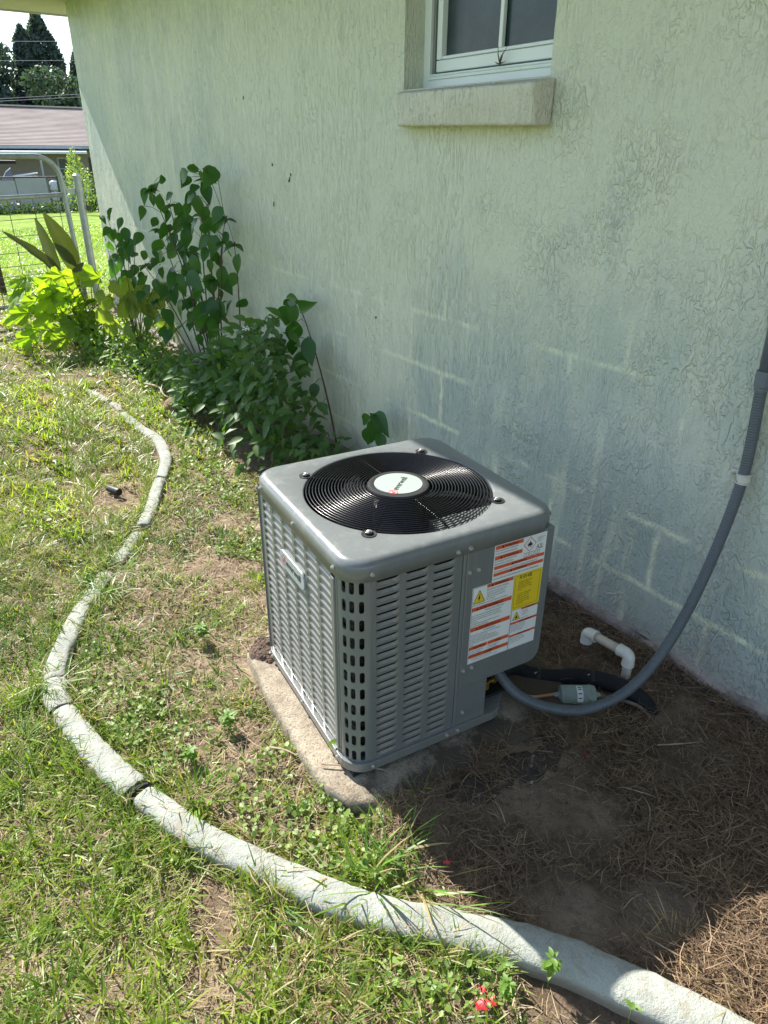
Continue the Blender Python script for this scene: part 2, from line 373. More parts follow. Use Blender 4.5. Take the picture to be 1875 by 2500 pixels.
# ---------------------------------------------------------------- terrain
def zfar(x): return np.where(x < -8.0, -0.0405 * (-8.0 - x), 0.0)
def dead_mask(x, y):      # dry straw zone by the wall and right of the unit
    n = fbm(x * 5 + 9, y * 5 + 3, 3) - 0.5
    a = sstep(-1.02, -0.86, x + 0.25 * n + 0.0 * y) * sstep(-1.06, -0.93, y + 0.25 * n + 0.0 * x)
    b = sstep(-0.5, -0.36, y + 0.3 * n) * sstep(-2.75, -2.3, x)
    return np.clip(np.maximum(a, b), 0, 1)
def ground_z(x, y):
    x = np.asarray(x, float); y = np.asarray(y, float)
    d = np.hypot(x, y + 1.63)
    near = sstep(14, 7, d)
    z = zfar(x) + near * (0.030 * (fbm(x * 3.1, y * 3.1, 5, 3) - 0.5) + 0.016 * (fbm(x * 13, y * 13, 8, 3) - 0.5) + 0.009 * (fbm(x * 45, y * 45, 2, 2) - 0.5)) + (1 - near) * 0.05 * (fbm(x * 0.7, y * 0.7, 5, 2) - 0.5)
    dm = dead_mask(x, y)
    z = z + dm * near * 0.018 * (fbm(x * 22, y * 22, 31, 3) - 0.5)
    # mound at the wall, hollow under the pipes
    z = z + 0.015 * sstep(-0.35, 0.0, y) * sstep(-3, -2, x)
    z = z + near * .040 * sstep(-.72, -.86, x) * sstep(-1.04, -1.0, x + .02) * sstep(-1.10, -.98, y) * sstep(-.30, -.42, y) * (.7 + .6 * fbm(x * 14, y * 14, 41, 3))
    return z - 0.004
def patch(x0, x1, y0, y1, step):
    nx = max(2, int((x1 - x0) / step)); ny = max(2, int((y1 - y0) / step))
    return np.linspace(x0, x1, nx + 1), np.linspace(y0, y1, ny + 1)
def groundmat():
    mt, nt, bs = nodes('sandy_soil'); co = objco(nt)
    a = noise(nt, co, 3.2, 6, 0.65); b = noise(nt, co, 40, 5, 0.7); f_ = noise(nt, co, 260, 4, 0.7)
    c = mixc(nt, ramp(nt, a, [(0.36, 0.0), (0.64, 1.0)]), (0.150, 0.106, 0.070), (0.320, 0.245, 0.172))
    c = mixc(nt, ramp(nt, b, [(0.35, 0.6), (0.52, 0.0)]), c, (0.075, 0.054, 0.036))
    c = mixc(nt, ramp(nt, f_, [(0.5, 0.0), (0.72, 0.55)]), c, (0.36, 0.29, 0.20))
    # darker soil colour in the straw bed
    at = nt.nodes.new('ShaderNodeAttribute'); at.attribute_name = 'bed'
    c = mixc(nt, mth(nt, 'MULTIPLY', at.outputs['Fac'], ramp(nt, a, [(0.44, 0.85), (0.56, 0.30)])), c, (0.075, 0.048, 0.029))
    # lawn cover beyond the gate where blades are too small to tell
    g = nt.nodes.new('ShaderNodeAttribute'); g.attribute_name = 'lawn'
    gc = mixc(nt, ramp(nt, noise(nt, objco(nt, (1, 1.6, 1)), 1.1, 8, 0.7), [(0.38, 0.0), (0.62, 1.0)]), (0.110, 0.20, 0.022), (0.245, 0.34, 0.045))
    gc = mixc(nt, ramp(nt, noise(nt, co, 9, 6, 0.75), [(0.55, 0.0), (0.75, 0.5)]), gc, (0.24, 0.21, 0.09))
    c = mixc(nt, g.outputs['Fac'], c, gc)
    nt.links.new(c, bs.inputs['Base Color']); bs.inputs['Roughness'].default_value = 0.95; bs.inputs['Specular IOR Level'].default_value = 0.15
    bump(nt, bs, mth(nt, 'ADD', mth(nt, 'MULTIPLY', b, 1.0), mth(nt, 'MULTIPLY', f_, 0.5)), 0.9, 0.010)
    return mt
M_ground = groundmat()
BARE = [(-.565, -.84, .075), (-.42, -.78, .06), (-.49, -.79, .10), (-.62, -.60, .07), (-.72, -.70, .08), (-.42, -.66, .08), (-.90, -.42, .07), (-.86, -.62, .09), (-.30, -.80, .07)]
def bare_f(x, y): return np.clip(sum(np.exp(-((x - bx) ** 2 + (y - by) ** 2) / br ** 2) for bx, by, br in BARE), 0, 1)
def build_ground():
    # one sheet: fine near, coarse to the horizon
    def axis(segs):
        out = []
        for a, b, st in segs: out += list(np.arange(a, b - 1e-6, st))
        return np.array(out + [segs[-1][1]])
    xs = axis([(-400, -60, 20), (-60, -20, 2.0), (-20, -8, 0.4), (-8, -3.5, 0.06), (-3.5, 0.6, 0.022), (0.6, 3, 0.3), (3, 60, 8), (60, 400, 40)])
    ys = axis([(-400, -60, 30), (-60, -6, 3), (-6, -2.2, 0.2), (-2.2, 0.3, 0.022), (0.3, 6, 0.4), (6, 60, 4), (60, 400, 40)])
    XX, YY = np.meshgrid(xs, ys, indexing='ij'); ZZ = ground_z(XX, YY)
    ZZ = np.where(np.hypot(XX, YY) > 60, np.maximum(ZZ, -1.35), ZZ); ZZ = np.where(XX < -38, -1.22, ZZ)
    V = np.stack([XX, YY, ZZ], -1).reshape(-1, 3); nx, ny = XX.shape
    I = np.arange(nx * ny).reshape(nx, ny)
    F = np.stack([I[:-1, :-1], I[1:, :-1], I[1:, 1:], I[:-1, 1:]], -1).reshape(-1, 4)
    me = bpy.data.meshes.new('ground'); me.from_pydata(V.tolist(), [], F.tolist()); me.update()
    me.polygons.foreach_set('use_smooth', [True] * len(me.polygons))
    bd = me.attributes.new('bed', 'FLOAT', 'POINT'); bd.data.foreach_set('value', (dead_mask(V[:, 0], V[:, 1]) * (1 - .95 * bare_f(V[:, 0], V[:, 1]))).astype(np.float32))
    lw = sstep(-6.5, -9.5, V[:, 0]) * 1.0
    lw = np.maximum(lw, sstep(-3.0, -4.5, V[:, 1])); lw = np.maximum(lw, sstep(3, 6, V[:, 1]))
    la = me.attributes.new('lawn', 'FLOAT', 'POINT'); la.data.foreach_set('value', lw.astype(np.float32))
    me.materials.append(M_ground)
    o = bpy.data.objects.new('ground', me); link(o); tag(o, 'sandy soil and lawn around the house', kind='structure')
build_ground()

# ---------------------------------------------------------------- house
house = empty('house', (0, 0, 0), 0, 'pale green stucco house wall with a white window high above the condenser', 'house')
WX0, WX1, WZ = -6.9, 2.6, 2.36
wx0, wx1, wz0, wz1 = -2.32, -1.625, 1.535, 2.15
mb = MB(); T = 0.20; ZB = 0.035
mb.bb((WX0, 0, ZB), (wx0, T, WZ)); mb.bb((wx1, 0, ZB), (WX1, T, WZ)); mb.bb((wx0, 0, ZB), (wx1, T, wz0)); mb.bb((wx0, 0, wz1), (wx1, T, WZ))
mb.bb((WX0, T, ZB), (WX0 + 0.2, 7.5, WZ)); mb.bb((WX1 - 0.2, T, ZB), (WX1, 7.5, WZ)); mb.bb((WX0 + 0.2, 7.3, ZB), (WX1 - 0.2, 7.5, WZ))
wall = mb.obj('wall', M_wall, house)
# lower ragged skirt of stucco ending above the footing
def strip(name, x0, x1, zt, amp, yoff, mat, n=900, zb=-0.10, seed=4, rows=10, rough=0.011, lean=0.0):
    xs = np.linspace(x0, x1, n); v = []; f = []
    top = zt + amp * (fbm(xs * 7, xs * 0 + 1, seed, 4) - 0.5) * 2
    for i, x in enumerate(xs):
        for j in range(rows):
            t = j / (rows - 1); z = top[i] * (1 - t) + zb * t
            y = yoff - lean * t + rough * float(fbm(x * 42, z * 42 + 5, seed + 2, 4) - 0.5) * 2
            v.append((x, y, z))
        v.append((x, 0.02, top[i] + 0.001))
    k = rows + 1
    for i in range(n - 1):
        for j in range(rows - 1): f.append((i * k + j, i * k + j + 1, (i + 1) * k + j + 1, (i + 1) * k + j))
        f.append((i * k + rows, i * k, (i + 1) * k, (i + 1) * k + rows))
    me = mesh_from(name, v, f, mat, True); o = bpy.data.objects.new(name, me); link(o, house); return o
strip('foundation', WX0, WX1, 0.046, 0.030, -0.014, M_found, lean=0.014)
# window
win = bpy.data.objects.new('window', None); link(win, house); win.empty_display_size = .05
yf = 0.082
mb = MB()
mb.bb((wx0, yf, wz0 + 0.002), (wx0 + 0.036, yf + .07, wz1)); mb.bb((wx1 - 0.036, yf, wz0 + 0.002), (wx1, yf + .07, wz1))
mb.bb((wx0 + .036, yf, wz0 + 0.002), (wx1 - .036, yf + .07, wz0 + 0.047)); mb.bb((wx0 + .036, yf, wz1 - .04), (wx1 - .036, yf + .07, wz1))
mb.bb((wx0 + .036, yf - .006, wz0 + 0.030), (wx1 - .036, yf - .001, wz0 + 0.034))
mb.bb((wx0 + .036, yf - .004, wz0 + 0.040), (wx1 - .036, yf - .001, wz0 + 0.043))
o = mb.obj('frame', M_window, win, bevel=0.002)
mb = MB(); mb.bb((wx0 + .036, yf + .012, wz0 + .047), (wx0 + .044, yf + .06, wz1 - .04)); mb.bb((wx0 + .052, yf + .004, wz0 + .047), (wx0 + .058, yf + .06, wz1 - .04))
mb.obj('side_track', M_track, win)
mb = MB(); x0, x1, z0 = wx0 + .064, wx1 - .037, wz0 + .052
mb.bb((x0, yf + .006, z0), (x1, yf + .04, z0 + .034)); mb.bb((x0, yf + .006, z0 + .036), (x0 + .026, yf + .04, wz1 - .05)); mb.bb((x1 - .02, yf + .006, z0 + .036), (x1, yf + .04, wz1 - .05))
mb.bb((x0 + .026, yf + .010, z0 + .036), (x1 - .02, yf + .036, z0 + .046))
mb.obj('sash', M_window, win, bevel=0.003)
mb = MB(); mb.bb((x0 + .02, yf + .028, z0 + .03), (x1 - .015, yf + .034, wz1 - .05)); mb.obj('pane', M_glass, win)
mb = MB(); mx_ = -1.945; mb.bb((mx_ - .008, yf + .012, z0 + .046), (mx_ + .008, yf + .026, wz1 - .05)); mb.obj('muntin', M_window, win, bevel=0.002)
# sill: sloping top, slightly splayed ends
mb = MB()
fr = [(-2.263, -.066, 1.422), (-1.606, -.066, 1.413), (-1.606, -.082, 1.515), (-2.272, -.066, 1.521)]
bk = [(-2.345, .0, 1.425), (-1.600, .0, 1.412), (-1.600, .0, 1.531), (-2.352, .0, 1.531)]
v = fr + bk; mb.add(v, [(0, 1, 2, 3), (1, 5, 6, 2), (0, 3, 7, 4), (0, 4, 5, 1), (3, 2, 6, 7), (4, 7, 6, 5)])
mb.add([(-2.319, 0, 1.531), (-1.626, 0, 1.531), (-1.626, .09, 1.5365), (-2.319, .09, 1.5365), (-2.319, 0, 1.50), (-1.626, 0, 1.50), (-1.626, .09, 1.50), (-2.319, .09, 1.50)], [(0, 1, 2, 3), (0, 4, 5, 1), (4, 7, 6, 5), (0, 3, 7, 4), (1, 5, 6, 2), (2, 6, 7, 3)])
mb.obj('window_sill', M_sill, house, bevel=0.008, seg=3)
# eave
XE, YE, ZE = -7.47, -0.79, 2.33
mb = MB(); mb.bb((XE + .02, YE + .02, ZE + .012), (WX1 + .6, -.001, ZE + .022)); mb.bb((XE + .02, -.001, ZE + .012), (WX0 - .001, 7.5, ZE + .022)); mb.obj('soffit', M_soffit, house)
mb = MB(); mb.bb((XE, YE, ZE), (WX1 + .6, YE + .018, ZE + .15)); mb.bb((XE, YE + .0185, ZE), (XE + .018, 8.1, ZE + .15)); mb.obj('fascia', M_soffit, house)
mb = MB(); mb.add([(XE - .03, YE - .03, ZE + .152), (WX1 + .63, YE - .03, ZE + .152), (WX1 + .63, 8.13, ZE + .152), (XE - .03, 8.13, ZE + .152), (XE + 3.9, 3.7, 4.2), (WX1 - 3.2, 3.7, 4.2)], [(0, 3, 2, 1), (0, 1, 5, 4), (1, 2, 5), (2, 3, 4, 5), (3, 0, 4)])
M_roof = simple('brown_shingle', (0.13, 0.10, 0.09), 0.9, var=0.3, vs=6, bmp=0.6, bs_=60, bd=0.01)
mb.obj('roof', M_roof, house)
# wall blemishes: little dark chips and wasp marks
mb = MB()
for x, z, r_ in [(-3.221, 1.223, .010), (-3.409, 1.112, .008), (-3.672, 1.572, .006), (-2.493, .728, .004), (-3.397, 1.288, .006), (-3.205, 1.245, .006)]:
    for k in range(4):
        mb.lathe([(0, 0), (r_ * rnd.uniform(.4, .8), .0012), (r_ * .3, .003), (0, .0035)], 7, (x + rnd.uniform(-r_, r_), -.0005, z + rnd.uniform(-r_, r_)), Matrix.Rotation(R(90), 3, 'X'))
o = mb.obj('mud_spot', simple('dark_mud', (0.06, 0.055, 0.045), 0.9), house); tag(o, kind='stuff')
# dried cricket-like twigs on the window ledge
t = empty('dry_grass_wisp', (-1.915, yf - .006, wz0 + .05), 0, 'small wisp of dry brown grass caught on the white window sash', 'dry grass')
for k, (dx, dz) in enumerate([(-.012, .05), (.03, .045), (-.022, .008), (.026, .006), (.012, .03)]):
    mb = MB(); mb.tube([(0, -.003, 0), (dx * .5, -.008, dz * .55), (dx, -.004, dz)], [.0022, .0016, .0005], 5); mb.obj('stalk', M_stem, t)

# ---------------------------------------------------------------- condenser
CX, CY, TH = -1.2527, -0.7467, 1.4862
U = empty('condenser_unit', (CX, CY, 0.0), TH, 'grey air conditioning condenser with louvred sides and black fan guard on a concrete pad', 'air conditioner')
def uw(lx, ly, z=0.0):
    c, s_ = math.cos(TH), math.sin(TH); return Vector((CX + c * lx - s_ * ly, CY + s_ * lx + c * ly, z))
PZ0, PZ1 = 0.074, 0.584     # panel bottom, top
def rrect(h, r, n=8, cx=0, cy=0, cut=None):
    pts = []
    for (sx, sy, a0) in [(1, 1, 0), (-1, 1, 90), (-1, -1, 180), (1, -1, 270)]:
        rr_ = r
        for k in range(n + 1):
            a = R(a0 + 90 * k / n); pts.append((cx + sx * (h - rr_) + rr_ * math.cos(a), cy + sy * (h - rr_) + rr_ * math.sin(a)))
    return pts
# base pan, with the service corner (local +x,-y) cut back
def pan_outline(h, r):
    pts = []
    for (sx, sy, a0) in [(1, 1, 0), (-1, 1, 90), (-1, -1, 180)]:
        for k in range(9):
            a = R(a0 + 90 * k / 8); pts.append((sx * (h - r) + r * math.cos(a), sy * (h - r) + r * math.sin(a)))
    pts += [(0.130, -h), (0.150, -h + .006), (0.168, -h + .024), (h - .02, -.16), (h, -.13)]
    return pts
mb = MB(); oo = pan_outline(.2765, .058); mb.prism(oo, .058, .0825)
pan = mb.obj('base_pan', M_grey, U, bevel=0.0015)
mb = MB()
for sx, sy in ((-1, -1), (-1, 1), (1, 1), (.45, -1), (1, .1), (-1, 0), (0, -1)): mb.box((sx * .225, sy * .225, .0485), (.07, .07, .0185))
mb.prism([(x * .93, y * .93) for x, y in oo], .045, .0575)
mb.obj('pan_foot', M_dark, U)
def louver_mesh(name, W, H, D, gap):
    # pressed-in tongue: flush along the lower edge and the ends, deepest at its free top edge, open above it
    nx, nz = 8, 3; v = []; f = []
    for j in range(nz + 1):
        for i in range(nx + 1):
            uu = (1 - math.cos(math.pi * i / nx)) / 2; vv = j / nz
            e = math.sin(min(1.0, min(uu, 1 - uu) / 0.16) * math.pi / 2)
            v.append(((uu - .5) * W, D * e * vv ** 0.9, -.5 * H + vv * H * (1 - gap * e)))
    for j in range(nz):
        for i in range(nx):
            a = j * (nx + 1) + i; f.append((a, a + 1, a + nx + 2, a + nx + 1))
    return mesh_from(name, v, f, M_grey, True)
def sheet_with_holes(us, zs, hole, pos, thick=0.0012):
    """quad sheet over breakpoints; hole(i,j) True leaves it open"""
    v = []; f = []; nz = len(zs)
    for u_ in us:
        for z_ in zs: v.append(pos(u_, z_))
    for i in range(len(us) - 1):
        for j in range(nz - 1):
            if not hole(i, j): f.append((i * nz + j, (i + 1) * nz + j, (i + 1) * nz + j + 1, i * nz + j + 1))
    return v, f
SP = 0.268
def louvred_panel(name, frame, u0, u1, cols, rows, ztop, pitch, H, skip=None):
    """frame: function (u, depth, z) -> local coords"""
    us = sorted({u0, u1, *[c for cc in cols for c in cc]}); zs = [PZ0]
    for k in range(rows - 1, -1, -1):
        zt = ztop - k * pitch; zs += [zt - H, zt]
    zs.append(PZ1)
    hc = {us.index(a) for a, b in cols}
    v, f = sheet_with_holes(us, zs, lambda i, j: (i in hc) and (j % 2 == 1) and j < 2 * rows, lambda u_, z_: frame(u_, 0, z_))
    me = mesh_from(name, v, f, M_grey); o = bpy.data.objects.new(name, me); link(o, U)
    s_ = o.modifiers.new('thickness', 'SOLIDIFY'); s_.thickness = 0.0012; s_.offset = 0
    return o
# left panel (faces local -x).  u = local y
frL = lambda u_, d, z_: (-SP + d, u_, z_)
colsL = [(-.184, -.125), (-.113, -.054), (-.043, .014), (.027, .084), (.095, .153), (.165, .221)]
pL = louvred_panel('louvre_panel', frL, -.1885, .246, colsL, 24, .5665, .0213, .0155)
def add_louvers(panel, fr_rot, cols, rows, ztop, pitch, H, D, plane, skip=None):
    cache = {}
    for (a, b) in cols:
        wdt = round(b - a, 4)
        if wdt not in cache: cache[wdt] = louver_mesh('louver', wdt, H, D, .40 if plane == 'L' else .52)
        for k in range(rows):
            zc = ztop - k * pitch - H / 2
            o = bpy.data.objects.new('louver', cache[wdt]); link(o, panel)
            if plane == 'L': o.matrix_basis = Matrix.Translation((-SP, (a + b) / 2, zc)) @ Matrix.Rotation(R(-90), 4, 'Z')
            else: o.matrix_basis = Matrix.Translation(((a + b) / 2, -SP, zc))
add_louvers(pL, None, colsL, 24, .5665, .0213, .0155, .0064, 'L')
frR = lambda u_, d, z_: (u_, -SP + d, z_)
colsR = [(-.206, -.149), (-.1355, -.0795), (-.068, -.012)]
pR = louvred_panel('louvre_panel', frR, -.2175, .0075, colsR, 25, .5745, .0205, .0150)
add_louvers(pR, None, colsR, 25, .5745, .0205, .0150, .0034, 'R')
tag(pR, 'shaded three column louvre panel'); tag(pL, 'sunlit six column louvre panel with the maker badge')
# rounded corner posts with slots
RC = .052
def corner_post(ax, ay, slots, ext0=.0, ext1=.0):
    # starts on the face y=ay*SP near the corner and turns onto x=ax*SP
    A = R(90); L = RC * A; ca = (ax * (SP - RC), ay * (SP - RC))
    def pos(s_, z_, d=0.0):
        if s_ < 0: p = (ca[0] - ax * (-s_), ay * (SP - d))
        elif s_ > L: p = (ax * (SP - d), ca[1] - ay * (s_ - L))
        else:
            t_ = s_ / RC; p = (ca[0] + ax * (RC - d) * math.sin(t_), ca[1] + ay * (RC - d) * math.cos(t_))
        return (p[0], p[1], z_)
    v = []; f = []
    def addq(q): b = len(v); v.extend(q); f.append(tuple(range(b, b + len(q))))
    cells = [-ext0] if ext0 else [0.0]
    if slots:
        sc = [R(a) * RC for a in (23, 46, 67)]; hw = .0085
        cuts = [sc[0] - hw, sc[0] + hw, sc[1] - hw, sc[1] + hw, sc[2] - hw, sc[2] + hw]
        cuts = [cuts[0], (cuts[1] + cuts[2]) / 2, (cuts[3] + cuts[4]) / 2, cuts[5]]
        zc = [.562 - .0461 * k for k in range(11)]
        zb = [PZ0] + [zc[-1] - .0231] + [(zc[k] + zc[k - 1]) / 2 for k in range(10, 0, -1)] + [zc[0] + .0195, PZ1]
        def strip_(s0, s1):
            n = max(1, int(abs(s1 - s0) / .006))
            for i in range(n):
                a = s0 + (s1 - s0) * i / n; b = s0 + (s1 - s0) * (i + 1) / n
                addq([pos(a, PZ0), pos(b, PZ0), pos(b, PZ1), pos(a, PZ1)])
        strip_(-ext0, cuts[0]); strip_(cuts[3], L + ext1)
        for ci in range(3):
            s0, s1 = cuts[ci], cuts[ci + 1]; c0 = sc[ci]
            for (za, zb_) in ((zb[0], zb[1]), (zb[-2], zb[-1])):
                for q in range(3):
                    a = s0 + (s1 - s0) * q / 3; b = s0 + (s1 - s0) * (q + 1) / 3
                    addq([pos(a, za), pos(b, za), pos(b, zb_), pos(a, zb_)])
            for r_ in range(11):
                za, zt = zb[1 + r_], zb[2 + r_]; cz = zc[10 - r_]; n = 20; wr, hr = .0056, .0150
                ring = []; outer = []
                for k in range(n):
                    a = 2 * math.pi * k / n
                    dx, dz = math.cos(a), math.sin(a)
                    # capsule
                    px = wr * dx; pz = wr * dz + (hr - wr if dz > 0.05 else (-(hr - wr) if dz < -0.05 else 0))
                    ring.append((c0 + px, cz + pz))
                    tx = ((s1 - c0) if dx > 0 else (c0 - s0)) / abs(dx) if abs(dx) > 1e-6 else 1e9
                    tz = ((zt - cz) if dz > 0 else (cz - za)) / abs(dz) if abs(dz) > 1e-6 else 1e9
                    t_ = min(tx, tz); outer.append((c0 + dx * t_, cz + dz * t_))
                # add exact corners
                for k in range(n):
                    l = (k + 1) % n
                    o0, o1 = outer[k], outer[l]; q = [ring[k], ring[l], o1]
                    cor = None
                    for cs in (s0, s1):
                        for cz_ in (za, zt):
                            on0 = abs(o0[0] - cs) < 1e-7 or abs(o0[1] - cz_) < 1e-7
                            on1 = abs(o1[0] - cs) < 1e-7 or abs(o1[1] - cz_) < 1e-7
                            if on0 and on1 and abs(o0[0] - o1[0]) > 1e-7 and abs(o0[1] - o1[1]) > 1e-7: cor = (cs, cz_)
                    if cor: q.append(cor)
                    q.append(o0)
                    addq([pos(a_, b_) for a_, b_ in reversed(q)])
                    addq([pos(*ring[k]), pos(*ring[l]), pos(*ring[l], d=.0022), pos(*ring[k], d=.0022)])
    else:
        n = 10
        for i in range(n):
            a = -ext0 + (L + ext0 + ext1) * i / n; b = -ext0 + (L + ext0 + ext1) * (i + 1) / n
            addq([pos(a, PZ0), pos(b, PZ0), pos(b, PZ1), pos(a, PZ1)])
    me = mesh_from('corner_post', v, f, M_grey)
    bm = bmesh.new(); bm.from_mesh(me); bmesh.ops.remove_doubles(bm, verts=bm.verts, dist=2e-5); bm.to_mesh(me); bm.free()
    me.polygons.foreach_set('use_smooth', [True] * len(me.polygons))
    o = bpy.data.objects.new('corner_post', me); link(o, U); sharpen(o, 40); return o
corner_post(-1, -1, True, ext0=-.0008, ext1=0.0)
corner_post(-1, 1, False, ext0=0, ext1=0); corner_post(1, 1, False)
# vertical rib beside the near corner on the logo side
mb = MB(); mb.bb((-SP - .0045, -.2075, PZ0 + .006), (-SP + .002, -.1895, PZ1 - .018)); mb.obj('corner_rib', M_grey, U, bevel=0.004, seg=3)
mb = MB(); mb.bb((-SP - .001, -.2158, PZ0), (-SP + .001, -.2078, PZ1)); mb.obj('corner_flange', M_grey, U)
mb = MB(); mb.bb((-SP - .0035, .2465, PZ0), (-SP + .0015, .2485, PZ1)); mb.obj('corner_flange', M_grey, U)
# far and back panels
mb = MB(); mb.bb((-.215, SP - .001, PZ0), (.215, SP + .001, PZ1)); mb.obj('rear_panel', M_grey, U)
mb = MB(); mb.bb((SP - .001, -.10, PZ0), (SP + .001, .215, PZ1)); mb.obj('rear_panel', M_grey, U)
# service column and control box (face local -y)
mb = MB(); mb.bb((.0095, -SP - .003, PZ0), (.0185, -SP + .012, PZ1)); mb.obj('service_column', M_grey, U, bevel=0.0025, seg=2)
mb = MB(); mb.bb((.0188, -SP - .0008, PZ0), (.104, -SP + .001, .1995)); mb.obj('lower_panel', M_grey, U)
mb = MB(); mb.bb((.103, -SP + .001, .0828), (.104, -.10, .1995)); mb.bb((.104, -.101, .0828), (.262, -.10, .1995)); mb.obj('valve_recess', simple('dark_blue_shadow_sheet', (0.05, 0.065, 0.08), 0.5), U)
ol = [(.0188, .1998), (.232, .1998), (.246, .205), (.256, .216), (.262, .232), (.262, .5835), (.0188, .5835)]
mb = MB(); n = len(ol)
v = [(x, -SP - .0035, z_) for x, z_ in ol] + [(x, -.11, z_) for x, z_ in ol]
mb.add(v, [tuple(range(n)), tuple(reversed(range(n, 2 * n)))] + [(i, n + i, n + (i + 1) % n, (i + 1) % n) for i in range(n)])
box = mb.obj('control_box_cover', M_grey, U, bevel=0.0025, seg=3)
# interior: coil, motor, fan
mb = MB()
for a, b in (((-.25, -.25, PZ0 + .01), (-.235, .25, .565)), ((-.2349, -.25, PZ0 + .01), (.06, -.235, .565)), ((-.2349, .235, PZ0 + .01), (.25, .25, .565)), ((.235, -.09, PZ0 + .01), (.25, .2349, .565))): mb.bb(a, b)
def coilmat():
    mt, nt, bs = nodes('coil_fins'); co = objco(nt); sp_ = nt.nodes.new('ShaderNodeSeparateXYZ'); nt.links.new(co, sp_.inputs[0])
    wv = mth(nt, 'SINE', mth(nt, 'MULTIPLY', sp_.outputs[2], 2 * math.pi / .0254))
    c = mixc(nt, ramp(nt, wv, [(0.85, 0.0), (0.97, 1.0)]), (0.010, 0.010, 0.008), (0.055, 0.045, 0.03)); nt.links.new(c, bs.inputs['Base Color']); bs.inputs['Roughness'].default_value = .6
    bump(nt, bs, wv, .6, .003); return mt
mb.obj('coil', coilmat(), U)
LZ = .625
mb = MB(); seg = 64
pr_ = [(.2255, LZ - .008), (.2235, LZ - .014), (.2235, LZ - .12)]
for i in range(2):
    pass
vs = []; fs = []
for (r_, z_) in pr_:
    for k in range(seg): a = 2 * math.pi * k / seg; vs.append((r_ * math.cos(a), r_ * math.sin(a), z_))
for i in range(2):
    for k in range(seg): l = (k + 1) % seg; fs.append((i * seg + k, (i + 1) * seg + k, (i + 1) * seg + l, i * seg + l))
mb.add(vs, fs); mb.obj('orifice_ring', M_blackmat, U, smooth=True)
mb = MB(); mb.bb((-.23, -.23, PZ0 + .012), (.23, .23, PZ0 + .02)); mb.obj('inner_floor', M_dark, U)
fan = bpy.data.objects.new('fan', None); link(fan, U); fan.empty_display_size = .05
mb = MB(); mb.lathe([(0, .50), (.055, .50), (.06, .505), (.06, .585), (.05, .59), (0, .59)], 24); mb.obj('motor', M_blackmat, fan, smooth=True, auto=40)
def blade():
    v = []; f = []; n1, n2 = 7, 8
    for i in range(n1):
        r_ = .055 + (.205 - .055) * i / (n1 - 1); span = R(62 + 16 * (i / (n1 - 1)))
        for j in range(n2):
            t = j / (n2 - 1); a = (t - .5) * span - R(10) * (i / (n1 - 1)) ** 2
            v.append((r_ * math.cos(a), r_ * math.sin(a), .555 - .045 * (t - .5) * 1.6))
    for i in range(n1 - 1):
        for j in range(n2 - 1): a = i * n2 + j; f.append((a, a + 1, a + n2 + 1, a + n2))
    return mesh_from('fan_blade', v, f, M_blade, True)
bl = blade()
for k in range(3): inst('fan_blade', bl, fan, rot=(0, 0, R(20 + 120 * k)))
# lid
def lid():
    v = []; f = []; seg = 96
    hr = .2265; H_, r_ = .2735, .06
    def sq(a, h, rr):
        # point on rounded square at angle a
        c, s_ = math.cos(a), math.sin(a); t = h / max(abs(c), abs(s_)); x, y = c * t, s_ * t
        k = h - rr
        if abs(x) > k and abs(y) > k:
            cx, cy = math.copysign(k, x), math.copysign(k, y)
            # intersect ray with corner circle
            b = -(c * cx + s_ * cy); cc = cx * cx + cy * cy - rr * rr; D_ = max(b * b - cc, 0); t = -b + math.sqrt(D_); x, y = c * t, s_ * t
        return x, y
    rows = []
    N_ = 160
    angs = [2 * math.pi * k / N_ for k in range(N_)]
    def ringc(r, z_): rows.append([(r * math.cos(a), r * math.sin(a), z_) for a in angs])
    def rings(h, rr, z_): rows.append([(*sq(a, h, rr), z_) for a in angs])
    ringc(hr - .001, LZ - .020); ringc(hr, LZ - .006); ringc(hr + .0015, LZ - .0015); ringc(hr + .005, LZ)
    rings(H_ - .020, r_ - .015, LZ + .0008)
    for k in range(1, 7):
        a = R(90 * k / 6); rings(H_ - .020 + .020 * math.sin(a), r_ - .015 + .015 * math.sin(a), LZ + .0008 - .020 * (1 - math.cos(a)))
    rings(H_ + .0004, r_, PZ1 - .005); rings(H_ - .004, r_ - .004, PZ1 - .006); rings(H_ - .0045, r_ - .004, PZ1 + .003)
    for row in rows: v += row
    for i in range(len(rows) - 1):
        for k in range(N_): l = (k + 1) % N_; f.append((i * N_ + k, (i + 1) * N_ + k, (i + 1) * N_ + l, i * N_ + l))
    me = mesh_from('top_cover', v, f, M_lid, True)
    bm = bmesh.new(); bm.from_mesh(me); bmesh.ops.recalc_face_normals(bm, faces=bm.faces); bm.to_mesh(me); bm.free()
    me.polygons.foreach_set('use_smooth', [True] * len(me.polygons))
    o = bpy.data.objects.new('top_cover', me); link(o, U); return o
lid()
mb = MB()
for sx, sy in ((1, 1), (1, -1), (-1, 1), (-1, -1)):
    a = math.atan2(sy, sx); c = (.1695 * sx, .1695 * sy)
    mb.lathe([(.0165, LZ + .0004), (.0165, LZ + .0018), (.012, LZ + .0016), (0, LZ + .0010)], 20, (c[0], c[1], 0))
mb.obj('bolt_recess', M_blackmat, U, smooth=True, auto=40)
